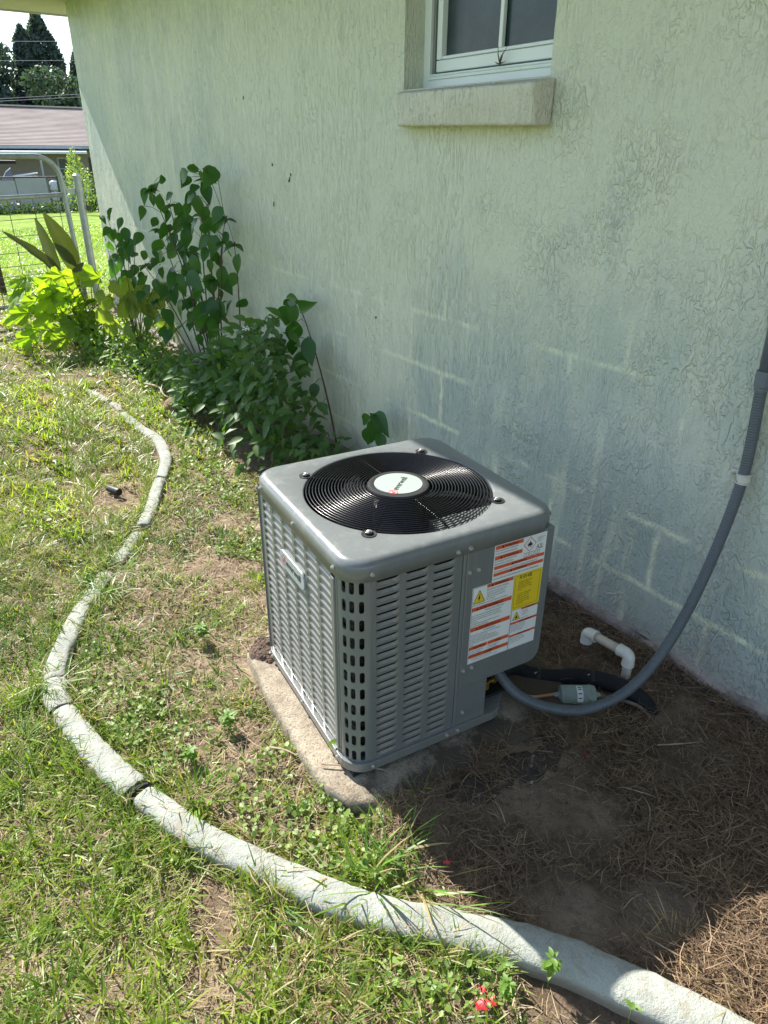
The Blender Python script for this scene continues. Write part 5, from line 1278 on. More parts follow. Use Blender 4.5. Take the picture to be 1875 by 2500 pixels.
# blades gather into tufts: pull most of them towards a jittered grid of crowns
cell = .034 * np.clip(r_ / 2.3, 1, 3); gx, gy = np.floor(x / cell), np.floor(y / cell)
jx = vnoise(gx * 7.13 + .5, gy * 3.77 + .5, 5); jy = vnoise(gx * 2.91 + .5, gy * 8.31 + .5, 6); cx_ = (gx + .15 + .7 * jx) * cell; cy_ = (gy + .15 + .7 * jy) * cell
tu = rng.random(n) < .78; pull = np.where(tu, rng.uniform(.55, .95, n), 0); AZ = np.where(tu, np.arctan2(y - cy_, x - cx_) + rng.normal(0, .5, n), rng.uniform(0, 6.283, n))
x = x + (cx_ - x) * pull; y = y + (cy_ - y) * pull; size_t = .65 + .8 * vnoise(gx * 5.3 + .5, gy * 4.7 + .5, 9)
L = rng.uniform(.022, .066, n) * size_t * (1 + .5 * (cl_ - .5)) * np.where(sg > 0, .72, 1.0) * np.clip(fs, 1, 1.5)
W = rng.uniform(.0020, .0046, n) * fs
tone = fbm(x * 1.7, y * 1.7, 55, 3); t = np.clip(rng.random(n) * .7 + (tone - .5) * 1.2 + .15, 0, 1)
colr = mixcol((.075, .155, .020), (.310, .395, .050), t)
dry = rng.random(n) < (.09 + .22 * (fbm(x * 3, y * 3, 66, 2) > .58)); colr[dry] = mixcol((.26, .21, .10), (.40, .34, .19), rng.random(dry.sum()))
blades('lawn_grass', x, y, r_, L, W, AZ, rng.uniform(.25, 1.35, n), rng.uniform(.1, .6, n), colr, M_grass, label='short uneven green lawn grass over sandy soil on both sides of the edging')
# fringe of grass leaning over both sides of the edging
k = rng.integers(0, len(EDGE) - 1, 16000); t = rng.random(16000); a = EDGE[k]; b = EDGE[k + 1]; pr_len = np.hypot(*(b - a).T)
side = np.where(rng.random(16000) < .62, -1, 1); nn = np.stack([-(b - a)[:, 1], (b - a)[:, 0]], -1) / pr_len[:, None]
off = rng.uniform(.028, .065, 16000); P2 = a + (b - a) * t[:, None] + nn * (side * off)[:, None]; x, y = P2[:, 0], P2[:, 1]
mk = fbm(x * 7, y * 7, 171, 3) + .10 * (side < 0)
keep = (mk > .54) & (rng.random(16000) < np.clip(pr_len * 2.3, 0, 1)) & (dead_mask(x, y) < .3); x, y, side = x[keep], y[keep], side[keep]; n = len(x)
azn = np.arctan2(-nn[keep, 1] * side, -nn[keep, 0] * side) + rng.normal(0, 1.1, n)
t = rng.random(n); colr = mixcol((.09, .17, .03), (.27, .34, .06), t); dry = rng.random(n) < .2; colr[dry] = mixcol((.26, .21, .10), (.42, .35, .2), rng.random(dry.sum()))
blades('edging_grass', x, y, x * 0, rng.uniform(.025, .075, n), rng.uniform(.0018, .0038, n), azn, rng.uniform(.2, 1.3, n), rng.uniform(.15, .6, n), colr, M_grass, label='grass blades leaning over both sides of the pale edging', cat='grass')
# thatch and clippings through the lawn
x, y, r_ = scatter(130000, .35, 9.0, 2.3); d, sg = edge_d(x, y); dm = dead_mask(x, y)
keep = ~blocked(x, y) & ~on_pad(x, y) & ((d > .038) | (rng.random(len(x)) < .04)) & (rng.random(len(x)) < .75 * (1 - dm)); x, y, r_, d = x[keep], y[keep], r_[keep], d[keep]; n = len(x); fs = np.clip((r_ / 2.3), 1, 5) ** .7
z = ground_z(x, y) + rng.uniform(0, .010, n) + np.where((d < .045) & (x > -4.5), .030, 0)
blades('lawn_thatch', x, y, r_, rng.uniform(.02, .065, n), rng.uniform(.0010, .0022, n) * fs, rng.uniform(0, 6.283, n), rng.uniform(1.35, 1.57, n), rng.uniform(-.5, .5, n), mixcol((.16, .11, .055), (.44, .35, .21), rng.random(n)), M_straw, z0=z, label='dry straw coloured clippings lying in the sunlit lawn', cat='dead grass', flat=True)
# straw in the shaded bed
x = rng.uniform(-2.6, .55, 230000); y = rng.uniform(-1.15, -.005, 230000); dm = dead_mask(x, y); d, sg = edge_d(x, y)
pn = fbm(x * 4.5, y * 4.5, 91, 3)
bare = np.zeros(len(x))
for bx, by, br in [(-.565, -.84, .06), (-.50, -.79, .085), (-.62, -.60, .07), (-.72, -.70, .08), (-.42, -.66, .08), (-.90, -.42, .07), (-.86, -.62, .09), (-.30, -.80, .07)]: bare += np.exp(-((x - bx) ** 2 + (y - by) ** 2) / br ** 2)
keep = (rng.random(len(x)) < dm * np.clip(.35 + 2.2 * (pn - .38), .10, 1) * np.clip(1 - 1.1 * bare, 0.03, 1)) & ~blocked(x, y) & (~on_pad(x, y) | (rng.random(len(x)) < .03)) & (sg > 0) & (d > .05)
x, y = x[keep], y[keep]; n = len(x); r_ = np.hypot(x, y + 1.63)
z = ground_z(x, y) + rng.uniform(0, .024, n) * (.4 + pn[keep]); z = np.where(on_pad(x, y), .045, z)
tt = rng.random(n) ** 1.5
blades('dead_straw', x, y, r_, rng.uniform(.02, .085, n) * rng.uniform(.5, 1, n), rng.uniform(.0008, .0020, n), rng.uniform(0, 6.283, n), rng.uniform(1.2, 1.57, n), rng.uniform(-.7, .7, n), mixcol((.10, .060, .036), (.34, .24, .14), tt), M_straw, z0=z, label='brown dead grass straw covering the shaded bed by the wall', cat='dead grass', flat=True)
# broad leaved weeds
def weedmesh(name, x, y, z, s, colr, label, cat='weeds'):
    n = len(x); tp = np.array([(0, 0, 0), (-.42, .45, .10), (.42, .45, .10), (0, .5, 0), (0, 1.0, -.05), (-.30, .82, .05), (.30, .82, .05)])
    F = np.array([(0, 3, 1, 1), (0, 2, 3, 3)]); az = rng.uniform(0, 6.283, n); pit = rng.uniform(-.15, .8, n); rol = rng.uniform(-.5, .5, n)
    P = tp[None] * s[:, None, None]
    X = P[..., 0] * np.cos(rol)[:, None] + P[..., 2] * np.sin(rol)[:, None]; Z = -P[..., 0] * np.sin(rol)[:, None] + P[..., 2] * np.cos(rol)[:, None]; Y = P[..., 1]
    Y2 = Y * np.cos(pit)[:, None] - Z * np.sin(pit)[:, None]; Z2 = Y * np.sin(pit)[:, None] + Z * np.cos(pit)[:, None]
    X3 = X * np.cos(az)[:, None] - Y2 * np.sin(az)[:, None]; Y3 = X * np.sin(az)[:, None] + Y2 * np.cos(az)[:, None]
    V = np.stack([X3 + x[:, None], Y3 + y[:, None], Z2 + z[:, None]], -1).reshape(-1, 3)
    b = (np.arange(n) * 7)[:, None]
    tr = np.concatenate([b + np.array(q) for q in ((0, 3, 1), (0, 2, 3), (1, 3, 5), (3, 4, 5), (2, 6, 3), (3, 6, 4))], 1).reshape(-1)
    me = bpy.data.meshes.new(name); me.vertices.add(n * 7); me.vertices.foreach_set('co', V.reshape(-1).astype(np.float32)); me.loops.add(len(tr)); me.loops.foreach_set('vertex_index', tr.astype(np.int32))
    me.polygons.add(n * 6); me.polygons.foreach_set('loop_start', (np.arange(n * 6) * 3).astype(np.int32))
    try: me.polygons.foreach_set('loop_total', np.full(n * 6, 3, np.int32))
    except Exception: pass
    me.update(calc_edges=True); at = me.color_attributes.new('Col', 'FLOAT_COLOR', 'POINT'); at.data.foreach_set('color', np.concatenate([np.repeat(colr, 7, 0), np.ones((n * 7, 1))], 1).reshape(-1).astype(np.float32))
    me.materials.append(M_weed); me.polygons.foreach_set('use_smooth', [True] * len(me.polygons)); o = bpy.data.objects.new(name, me); link(o); return tag(o, label, cat, kind='stuff')
x, y, r_ = scatter(190000, .35, 6.5, 2.3); d, sg = edge_d(x, y); cv = cover(x, y); pn = fbm(x * 3.6 + 8, y * 3.6, 131, 3); p2 = fbm(x * 15, y * 15, 132, 2)
pr = np.where(sg > 0, 1.9 * (pn - .47) + .02, 1.2 * (pn - .60)) * (p2 > .42) * sstep(.1, .4, cv + .1) * 2.0
keep = (rng.random(len(x)) < pr) & ~blocked(x, y) & ~on_pad(x, y) & (d > .05) & (dead_mask(x, y) < .3)
x, y, r_ = x[keep], y[keep], r_[keep]; n = len(x)
weedmesh('broadleaf_weeds', x, y, ground_z(x, y) + rng.uniform(.003, .030, n), rng.uniform(.007, .018, n) * np.clip(r_ / 2.3, 1, 2), mixcol((.095, .175, .035), (.25, .34, .07), rng.random(n)), 'small broad leaved weeds spreading between the edging and the pad')
# taller tufts in front of the pad and along the edging
def tuft(name, cx, cy, n, Lr, Wr, label, cat, dark=.0, spread=.03, lean=(.2, 1.2), z0=0.0):
    x = rng.normal(cx, spread, n); y = rng.normal(cy, spread, n); az = np.arctan2(y - cy, x - cx) + rng.normal(0, .7, n)
    c = mixcol((.085, .19, .03), (.22, .34, .06), np.clip(rng.random(n) - dark, 0, 1)); k = rng.random(n) < .14; c[k] = (.38, .31, .16)
    o = blades(name, x, y, x * 0, rng.uniform(*Lr, n), rng.uniform(*Wr, n), az, rng.uniform(*lean, n), rng.uniform(.15, .6, n), c, M_grass, z0=ground_z(x, y) + z0, label=label, cat=cat); del o['kind']; return o
tuft('grass_tuft', -.80, -1.12, 46, (.06, .15), (.003, .006), 'bright long bladed grass tuft touching the edging in front of the pad corner', 'grass tuft', spread=.035)
tuft('grass_tuft', -.735, -1.055, 26, (.10, .20), (.003, .006), 'sparse tuft of long arching blades reaching into the shadow', 'grass tuft', spread=.025, lean=(.7, 1.5))
tuft('grass_tuft', -.84, -1.04, 22, (.05, .13), (.0025, .005), 'thin upright tuft between the pad corner and the small black pipe offcut', 'grass tuft', spread=.025, lean=(.05, .7))
tuft('grass_tuft', -1.20, -1.345, 70, (.04, .09), (.0025, .005), 'short thick vivid green tuft right of the thick black joint', 'grass tuft', spread=.028, lean=(.1, .9))
tuft('grass_tuft', -1.08, -1.44, 34, (.04, .08), (.002, .004), 'small tuft leaning over the lawn side of the edging below the thick black joint', 'grass tuft', spread=.02, lean=(.5, 1.4))
tuft('grass_tuft', -.865, -1.30, 60, (.05, .10), (.002, .0045), 'grey green tuft flopping onto the edging in front of the chip', 'grass tuft', spread=.025, dark=.4, lean=(.6, 1.5))
tuft('grass_tuft', -.575, -1.065, 44, (.03, .07), (.002, .004), 'stubby tuft on the lawn side where the shadow crosses the edging', 'grass tuft', spread=.025)
tuft('grass_tuft', -2.30, -1.235, 150, (.05, .10), (.002, .004), 'thick mat of blades hiding the gap in the edging, nearest the bend', 'grass tuft', spread=.05, dark=.2, lean=(.7, 1.5))
tuft('grass_tuft', -2.19, -1.31, 80, (.04, .09), (.002, .004), 'blades lying over the start of the speckled edging piece', 'grass tuft', spread=.04, dark=.2, lean=(.8, 1.5), z0=.02)
tuft('grass_tuft', -2.98, -.85, 50, (.04, .08), (.002, .0045), 'dark blades crossing the far joint of the bent edging', 'grass tuft', spread=.035, lean=(.7, 1.5), z0=.01)
tuft('grass_tuft', -1.775, -1.54, 46, (.04, .08), (.002, .004), 'grass draped across the edging just past its outermost bend', 'grass tuft', spread=.03, dark=.3, lean=(.8, 1.5), z0=.025)
tuft('grass_tuft', -3.95, -.55, 60, (.10, .20), (.003, .006), 'light green arching grass beside the brown coconut', 'grass tuft', spread=.06, lean=(.1, 1.0))
tuft('dry_grass_tuft', -.21, -.70, 60, (.04, .10), (.0018, .0035), 'tangle of pale dry runners in the sun at the lower right edge', 'dead grass', spread=.028, lean=(.6, 1.4))
tuft('dry_grass_tuft', -.36, -.70, 26, (.03, .08), (.0018, .003), 'small crown of dry blades at the tip of the condenser shadow', 'dead grass', spread=.018, lean=(.4, 1.2))
for nm in ('dry_grass_tuft', 'dry_grass_tuft.001'):
    me = bpy.data.objects[nm].data; k = len(me.vertices); c = np.tile([.42, .33, .19, 1], (k, 1)); me.color_attributes['Col'].data.foreach_set('color', c.reshape(-1).astype(np.float32))
def seedling(cx, cy, k, L, label, h=.02):
    lv = []
    for i in range(k):
        a = 2 * math.pi * i / k + rnd.uniform(-.3, .3); d = Vector((math.cos(a), math.sin(a), rnd.uniform(.0, .6))); lv.append((Vector((cx, cy, h + rnd.uniform(0, h))) + d * L * .5, d, Vector((0, 0, 1)) + rv() * .3, L * rnd.uniform(.7, 1.1), T_cov[0]))
    plant('weed_seedling', (cx, cy, 0), label, 'weed', [[(cx, cy, -.005), (cx, cy, h * .6), (cx, cy, h * 1.1)]], lv, M_gstem, .0016, petiole=False)
seedling(-.445, -.965, 30, .018, 'leafy grey green weed by the edging below the curved shadow tip', .045)
seedling(-.505, -1.02, 9, .016, 'small round leaved weed by the edging where the shadow crosses it')
seedling(-.325, -.890, 4, .018, 'four leaved sprout against the lower right end of the edging', .035)
seedling(-.462, -1.055, 44, .017, 'bushy weed right beside the crumpled red scrap', .04)
seedling(-1.09, -1.02, 9, .030, 'bright little weed on the sunlit front corner of the pad', .05)
seedling(-1.35, -1.20, 40, .024, 'dense clump of clover like weeds left of the pad', .03)
seedling(-1.75, -1.12, 40, .024, 'weed clump in the sun at the far left corner of the pad', .03)
seedling(-1.30, -1.32, 36, .022, 'clover like clump just inside the edging between the black joints', .025)

# ---------------------------------------------------------------- small things on the ground
def small(name, mbx, mat, label, cat, group=None, **kw): o = mbx.obj(name, mat, **kw); return tag(o, label, cat, group)
mb = MB(); n1, n2 = 14, 20; v = []; f = []
for i in range(n1 + 1):
    for j in range(n2):
        a = math.pi * i / n1; b = 2 * math.pi * j / n2; r_ = 1 + .10 * float(fbm(2 * math.cos(b) + 9, 3 * math.cos(a) + 5 * math.sin(b) + 9, 7) - .5)
        v.append((-3.893 + .075 * r_ * math.sin(a) * math.cos(b), -.471 + .058 * r_ * math.sin(a) * math.sin(b), .028 + .050 * r_ * math.cos(a)))
for i in range(n1):
    for j in range(n2): k = (j + 1) % n2; f.append((i * n2 + j, (i + 1) * n2 + j, (i + 1) * n2 + k, i * n2 + k))
mb.add(v, f); small('coconut_husk', mb, simple('coconut_brown', (.20, .125, .075), .9, var=.35, vs=30, bmp=1, bs_=90, bd=.01), 'brown fibrous coconut husk half sunk at the edge of the bed', 'coconut', smooth=True)
mb = MB(); a = Vector((-3.00, -1.082, .020)); b = Vector((-2.915, -1.052, .024)); mb.tube([a, a + (b - a) * .12, b, ], [.010, .015, .016], 14)
small('sprinkler_stub', mb, M_blackmat, 'short black plastic pipe stub lying in the lawn', 'sprinkler', smooth=True, auto=35)
def offcut(cx, cy, rz, tilt, label, mat, r_=.0105, L=.030):
    Q = Matrix.Rotation(rz, 3, 'Z') @ Matrix.Rotation(R(tilt), 3, 'Y'); mb = MB()
    mb.lathe([(r_ * .8, -L / 2), (r_, -L / 2), (r_, L / 2), (r_ * .8, L / 2), (r_ * .8, -L / 2)], 18, (cx, cy, .012), Q); return small('pipe_offcut', mb, mat, label, 'pipe offcut', smooth=True, auto=30)
offcut(-.888, -.905, R(60), 60, 'grey green ring of cut conduit on the shaded straw in front of the pad', M_drier)
offcut(-.905, -1.012, R(20), 25, 'dark little pipe offcut standing where the shadow meets the sunlit grass', M_cg)
def scrap(cx, cy, s_, rz, label, mat=M_red, z=.008):
    mb = MB(); v = []; f = []; nx = 6
    for i in range(nx):
        for j in range(5): v.append(((i / 5 - .5) * s_, (j / 4 - .5) * s_ * .45, .006 * math.sin(i * 1.9 + j) + .35 * s_ * (.25 - (j / 4 - .5) ** 2)))
    for i in range(nx - 1):
        for j in range(4): a = i * 5 + j; f.append((a, a + 5, a + 6, a + 1))
    Q = Matrix.Rotation(rz, 3, 'Z'); mb.add([Q @ Vector(p) + Vector((cx, cy, z)) for p in v], f); return small('plastic_scrap', mb, mat, label, 'scrap', smooth=True)
M_scrap = simple('red_scrap', (.62, .035, .05), .5, var=.15, vs=80)
scrap(-.479, -1.085, .038, R(70), 'crumpled bright red scrap in the sunlit weeds at the bottom', M_scrap, .016)
scrap(-.495, -1.078, .016, R(10), 'tiny red strip beside the larger crumpled red scrap', M_scrap, .028)
mb = MB(); mb.tube([(-.918, -.765, .012), (-.905, -.757, .014)], .0042, 8); small('wire_sleeve', mb, M_scrap, 'small red sleeve on the dirt just off the pad corner', 'scrap')
mb = MB(); mb.tube([(-.742, -.972, .010), (-.732, -.962, .012)], .0040, 8); small('wire_sleeve', mb, M_scrap, 'red sleeve half hidden by long blades near the shadow edge', 'scrap')
mb = MB(); mb.tube([(-.79, -.500, .010), (-.782, -.494, .014), (-.770, -.489, .010)], .0034, 8); small('wire_sleeve', mb, M_scrap, 'red sleeve on shaded soil below the grey filter drier', 'scrap')
mb = MB(); mb.tube([(-.885, -.965, .008), (-.872, -.945, .014), (-.852, -.932, .012), (-.842, -.915, .006)], .0024, 6); small('plastic_strip', mb, M_badge, 'short pale plastic strip lying curved in the shade before the pad', 'scrap')
mb = MB(); mb.box((-.835, -.625, .012), (.030, .012, .002), .5); mb.box((-.815, -.612, .014), (.016, .010, .002), 1.2); small('paper_bit', mb, M_badge, 'torn pale paper bit on the shaded straw right of the pad', 'scrap')
mb = MB(); mb.box((-.800, -.668, .012), (.022, .008, .002), .1); small('paper_bit', mb, M_pvc2, 'narrow beige paper bit on the shaded straw', 'scrap')
def twig(pts, r_, label, mat=M_pvc2): mb = MB(); q = spline(pts, 4); mb.tube(q, [r_ * (1 - .6 * i / len(q)) for i in range(len(q))], 5); return small('twig', mb, mat, label, 'twig')
M_twig = simple('pale_twig', (.34, .26, .17), .8, var=.3, vs=50)
twig([(-1.085, -1.075, .050), (-1.03, -1.01, .052), (-.98, -.955, .050), (-.935, -.925, .020), (-.90, -.94, .008)], .0022, 'pale dry stem lying across the front corner of the pad', M_twig)
twig([(-4.35, -.50, .05), (-4.2, -.46, .06), (-4.08, -.47, .045), (-4.02, -.45, .04)], .008, 'short pale branch in the bed beyond the coconut', M_twig)
twig([(-1.21, -1.15, .04), (-1.17, -1.13, .055), (-1.13, -1.115, .062)], .0028, 'short stick resting by the sunlit pad edge', M_twig)
twig([(-.60, -.84, .012), (-.585, -.80, .018), (-.56, -.765, .016), (-.53, -.75, .012)], .0018, 'bent twig on the bare patch in the shade', M_stem)
twig([(-1.28, -.20, .012), (-1.15, -.24, .028), (-1.02, -.30, .018)], .0028, 'thin dark root crossing the soil behind the white drain pipe', M_stem)
for (x_, y_, a_, l_, w_) in [(-.66, -.50, .4, .09, 'right of the filter drier'), (-.55, -.55, 2.2, .11, 'above the bare patch'), (-.46, -.42, 1.2, .1, 'near the right picture edge'), (-.74, -.80, 2.8, .08, 'left of the bare patch'), (-.70, -.32, .9, .12, 'under the buried end of the black pipe'), (-.40, -.75, .2, .09, 'nearest the edging')]:
    twig([(x_, y_, .016), (x_ + .5 * l_ * math.cos(a_), y_ + .5 * l_ * math.sin(a_), .026), (x_ + l_ * math.cos(a_ + .2), y_ + l_ * math.sin(a_ + .2), .014)], .0018, 'long pale straw stalk on the shaded bed ' + w_, M_twig)
x = -8 - 14 * rng.random(70000) ** 1.3; a = rng.uniform(R(146 - 9), R(146 + 36), 70000); rr = np.abs(x / np.cos(a)); y = -1.6312 + rr * np.sin(a); keep = (y < 6) & ~((x > -7.2) & (y > -.1)); x, y, rr = x[keep], y[keep], rr[keep]; n = len(x)
tn = np.clip(fbm(x * 1.1, y * 1.1, 201, 4) * 1.5 - .45 + rng.normal(0, .2, n), 0, 1)
blades('far_lawn_grass', x, y, rr, rng.uniform(.03, .07, n), rng.uniform(.004, .008, n) * rr / 10, rng.uniform(0, 6.283, n), rng.uniform(.2, 1.2, n), rng.uniform(.1, .5, n), mixcol((.13, .23, .022), (.32, .40, .06), tn), M_grass, label='bright green mown lawn stretching from the gate to the far fence', cat='grass')
def crumbs(name, x, y, s_, cols, label):
    n = len(x); z = ground_z(x, y); o6 = np.array([(1, 0, 0), (-1, 0, 0), (0, 1, 0), (0, -1, 0), (0, 0, .7), (0, 0, -.7)]); F8 = np.array([(0, 2, 4), (2, 1, 4), (1, 3, 4), (3, 0, 4), (2, 0, 5), (1, 2, 5), (3, 1, 5), (0, 3, 5)])
    V = o6[None] * s_[:, None, None] * rng.uniform(.6, 1.3, (n, 6, 1)); a = rng.uniform(0, 6.28, n); X = V[..., 0] * np.cos(a)[:, None] - V[..., 1] * np.sin(a)[:, None]; Y = V[..., 0] * np.sin(a)[:, None] + V[..., 1] * np.cos(a)[:, None]
    V = np.stack([X + x[:, None], Y + y[:, None], V[..., 2] + (z + s_ * .35)[:, None]], -1).reshape(-1, 3); F = (F8[None] + (np.arange(n) * 6)[:, None, None]).reshape(-1, 3)
    me = bpy.data.meshes.new(name); me.from_pydata(V.tolist(), [], F.tolist()); me.update(); at = me.color_attributes.new('Col', 'FLOAT_COLOR', 'POINT'); c = mixcol(cols[0], cols[1], rng.random(n))
    at.data.foreach_set('color', np.concatenate([np.repeat(c, 6, 0), np.ones((n * 6, 1))], 1).reshape(-1).astype(np.float32)); me.materials.append(M_crumb); o = bpy.data.objects.new(name, me); link(o); tag(o, label, 'soil crumbs', kind='stuff')
M_crumb, nt_, bs_c = nodes('soil_crumb'); at_c = nt_.nodes.new('ShaderNodeAttribute'); at_c.attribute_name = 'Col'; nt_.links.new(at_c.outputs['Color'], bs_c.inputs['Base Color']); bs_c.inputs['Roughness'].default_value = .95
x = rng.uniform(-2.8, .4, 16000); y = rng.uniform(-1.75, -.02, 16000); d, sg = edge_d(x, y); dm = dead_mask(x, y); keep = ~blocked(x, y) & (~on_pad(x, y)) & (d > .05) & ((rng.random(16000) < .25 + .75 * dm)) & (fbm(x * 9, y * 9, 301, 3) > .42)
x, y = x[keep], y[keep]; s_ = .0012 + .0042 * rng.random(len(x)) ** 3.5
crumbs('soil_crumbs', x, y, s_, ((.07, .048, .032), (.30, .235, .17)), 'small soil crumbs and grit scattered over the bed')
# soil pushed up around the pad and the foot of the wall
def soil_band(name, pts, wd, ht, label, seed, mat=M_soil2):
    C_ = smooth_path(pts, .02); v = []; f = []; K = 9
    for i, p in enumerate(C_):
        t = (C_[min(i + 1, len(C_) - 1)] - C_[max(i - 1, 0)]).normalized(); nn = Vector((-t.y, t.x, 0)); e = math.sin(math.pi * i / (len(C_) - 1)) ** .4
        for k in range(K):
            u_ = k / (K - 1) * 2 - 1; q = p + nn * wd * u_; h = ht * (1 - u_ * u_) * e * (.55 + .9 * float(fbm(q.x * 20, q.y * 20, seed))) - .014
            v.append((q.x, q.y, h + .008 * float(fbm(q.x * 80, q.y * 80, seed) - .5)))
    for i in range(len(C_) - 1):
        for k in range(K - 1): a = i * K + k; f.append((a, a + K, a + K + 1, a + 1))
    me = mesh_from(name, v, f, mat, True); o = bpy.data.objects.new(name, me); link(o); return tag(o, label, 'soil', kind='stuff')
soil_band('loose_soil', [(-.90, -1.02), (-.86, -.88), (-.84, -.70), (-.86, -.50), (-.94, -.36)], .075, .052, 'dark soil banked against the shaded side of the pad', 61)
soil_band('loose_soil', [(-1.7, -.03), (-1.4, -.05), (-1.1, -.045), (-.85, -.04), (-.6, -.035), (-.3, -.03)], .055, .034, 'dark loose soil along the foot of the wall', 62)

# ---------------------------------------------------------------- gate
ga = empty('tube_gate', (-7.6, -.12, 0), 0, 'galvanised tube gate with a rounded top corner and wire mesh infill', 'gate')
G = Vector((-7.6, -.12, 0))
def gp(y, z_, dx=0.0): return Vector((dx, y + .12, z_))
pts = [gp(-.10, .02), gp(-.115, .60), gp(-.125, 1.04)] + [gp(-.125 - .20 * (1 - math.cos(R(a))), 1.08 + .20 * math.sin(R(a))) for a in (15, 30, 45, 60, 75, 90)] + [gp(-1.2, 1.275), gp(-2.6, 1.26)]
mb = MB(); mb.tube(pts, .0225, 14); mb.obj('frame_tube', M_galv, ga, smooth=True)
mb = MB(); mb.tube([gp(-.125, .96), gp(-2.6, .88)], .0215, 14); mb.obj('cross_tube', M_galv, ga, smooth=True)
mb = MB(); mb.tube([gp(-.10, .02), gp(-2.6, -.03)], .0215, 14); mb.obj('cross_tube', M_galv, ga, smooth=True)
for z_ in [.745, .605, .466, .35, .264, .185, .124, .075]:
    mb = MB(); mb.tube([gp(-.12, z_ + .035, .012), gp(-1.3, z_ - .01, .012), gp(-2.6, z_ - .03, .012)], .0032, 5); mb.obj('mesh_wire', M_wire, ga)
for k in range(12):
    y_ = -.19 - .215 * k; mb = MB(); mb.tube([gp(y_, .02 - .02 * k / 11, .007), gp(y_, .95 - .05 * k / 11, .007)], .0032, 5); mb.obj('mesh_wire', M_wire, ga)
po = empty('gate_post', (-7.6, .012, 0), 0, 'round galvanised gate post standing at the house corner', 'post')
mb = MB(); mb.tube([(0, 0, -.2), (0, 0, 1.11)], .034, 18); mb.obj('post_tube', M_galv, po, smooth=True, auto=40)
mb = MB(); mb.tube([(0, 0, 1.11), (0, 0, 1.122)], .041, 18); mb.tube([(0, 0, 1.122), (0, 0, 1.135)], [.036, .018], 18); mb.obj('post_cap', M_galv, po)
mb = MB(); mb.box((.0, -.06, .99), (.012, .11, .045)); mb.tube([(0, 0, .965), (0, 0, 1.015)], .0375, 18); mb.obj('hinge_band', M_galv, po)
mb = MB(); mb.box((.03, .055, .845), (.018, .045, .038)); mb.tube([(.03, .042, .862), (.03, .042, .892), (.03, .055, .90), (.03, .068, .892), (.03, .068, .862)], .004, 6)
pk = empty('padlock', (-7.6, .012, 0), 0, 'dark padlock on a short chain hanging beside the gate post', 'padlock'); mb.obj('lock_body', M_blackmat, pk)
for k in range(7):
    mb = MB(); c = Vector((.028, .045 + .003 * k, .905 + .019 * k)); q = [c + (Vector((0, .006 * math.cos(t_), .012 * math.sin(t_))) if k % 2 else Vector((.006 * math.cos(t_), 0, .012 * math.sin(t_)))) for t_ in np.linspace(0, 2 * math.pi, 9)[:-1]]
    mb.tube(q, .0026, 5, closed=True); mb.obj('chain_link', M_galv, pk)
mb = MB(); mb.tube(spline([(-8.6, -.735, .34), (-8.6, -.722, .12), (-8.6, -.708, -.01), (-8.6, -.682, -.12), (-8.6, -.664, -.19)], 4), [.055 - .0026 * i for i in range(17)], 10)  # dark brown tapering form beyond the gate
small('leaning_brown_form', mb, simple('dark_brown', (.06, .04, .028), .85, var=.3, vs=20), 'dark brown tapering form leaning behind the gate at the far left edge', 'branch', smooth=True)

# ---------------------------------------------------------------- beyond the lawn
def gzf(x): return float(ground_z(np.array([x]), np.array([4.0]))[0])
fe = empty('chain_link_fence', (-33.8, 4.5, -1.0), 0, 'low chain link fence with dark top rail at the end of the far lawn', 'fence')
Z0, Z1 = -.07, 1.28
mb = MB(); mb.tube([(0, -9.5, Z1), (0, 11.5, Z1 + .02)], .028, 8); mb.obj('top_rail', M_rustpost, fe)
for k in range(9):
    y_ = -9.5 + 2.45 * k + .1; mb = MB(); mb.tube([(0, y_, Z0 - .2), (0, y_, Z1 + .05)], .035, 8); mb.obj('fence_post', M_rustpost, fe)
mb = MB(); s_ = .105
for k in range(230):
    y_ = -10 + k * s_
    for dr_ in (1, -1):
        a = (0.0, y_, Z0); b = (0.0, y_ + dr_ * (Z1 - Z0) * .8, Z1)
        mb.add([(a[0], a[1] - .004, a[2]), (a[0], a[1] + .004, a[2]), (b[0], b[1] + .004, b[2]), (b[0], b[1] - .004, b[2])], [(0, 1, 2, 3)]); 
mb_ = mb.obj('wire_mesh', M_galv, fe); tag(mb_, kind='stuff')
nh = empty('neighbour_house', (-38, 5, -1.2), 0, 'single storey tan house with a long brown shingle roof beyond the fence', 'house')
def nb(a, b): return (Vector(a) - Vector(nh.location), Vector(b) - Vector(nh.location))
M_tan = simple('tan_wall', (.30, .26, .21), .9, var=.05)
mb = MB(); mb.bb(*nb((-50, -7, -1.3), (-38, 14, 1.25))); mb.obj('wall', M_tan, nh)
def shinglemat():
    mt, nt, bs = nodes('pinkish_shingle'); co = objco(nt)
    c = mixc(nt, ramp(nt, noise(nt, objco(nt, (.4, .4, 3)), 1.2, 6, .7), [(.35, 0), (.65, 1)]), (.25, .20, .185), (.36, .30, .28))
    c = mixc(nt, ramp(nt, noise(nt, co, 2.2, 5, .6), [(.66, 0.0), (.72, .6)]), c, (.08, .06, .06))
    sp_ = nt.nodes.new('ShaderNodeSeparateXYZ'); nt.links.new(co, sp_.inputs[0]); wv = mth(nt, 'FRACT', mth(nt, 'MULTIPLY', sp_.outputs[2], 1 / .052))
    c = mixc(nt, ramp(nt, wv, [(.0, .5), (.30, 0.0)]), c, (.10, .065, .06)); nt.links.new(c, bs.inputs['Base Color']); bs.inputs['Roughness'].default_value = .95; return mt
M_shing = shinglemat()
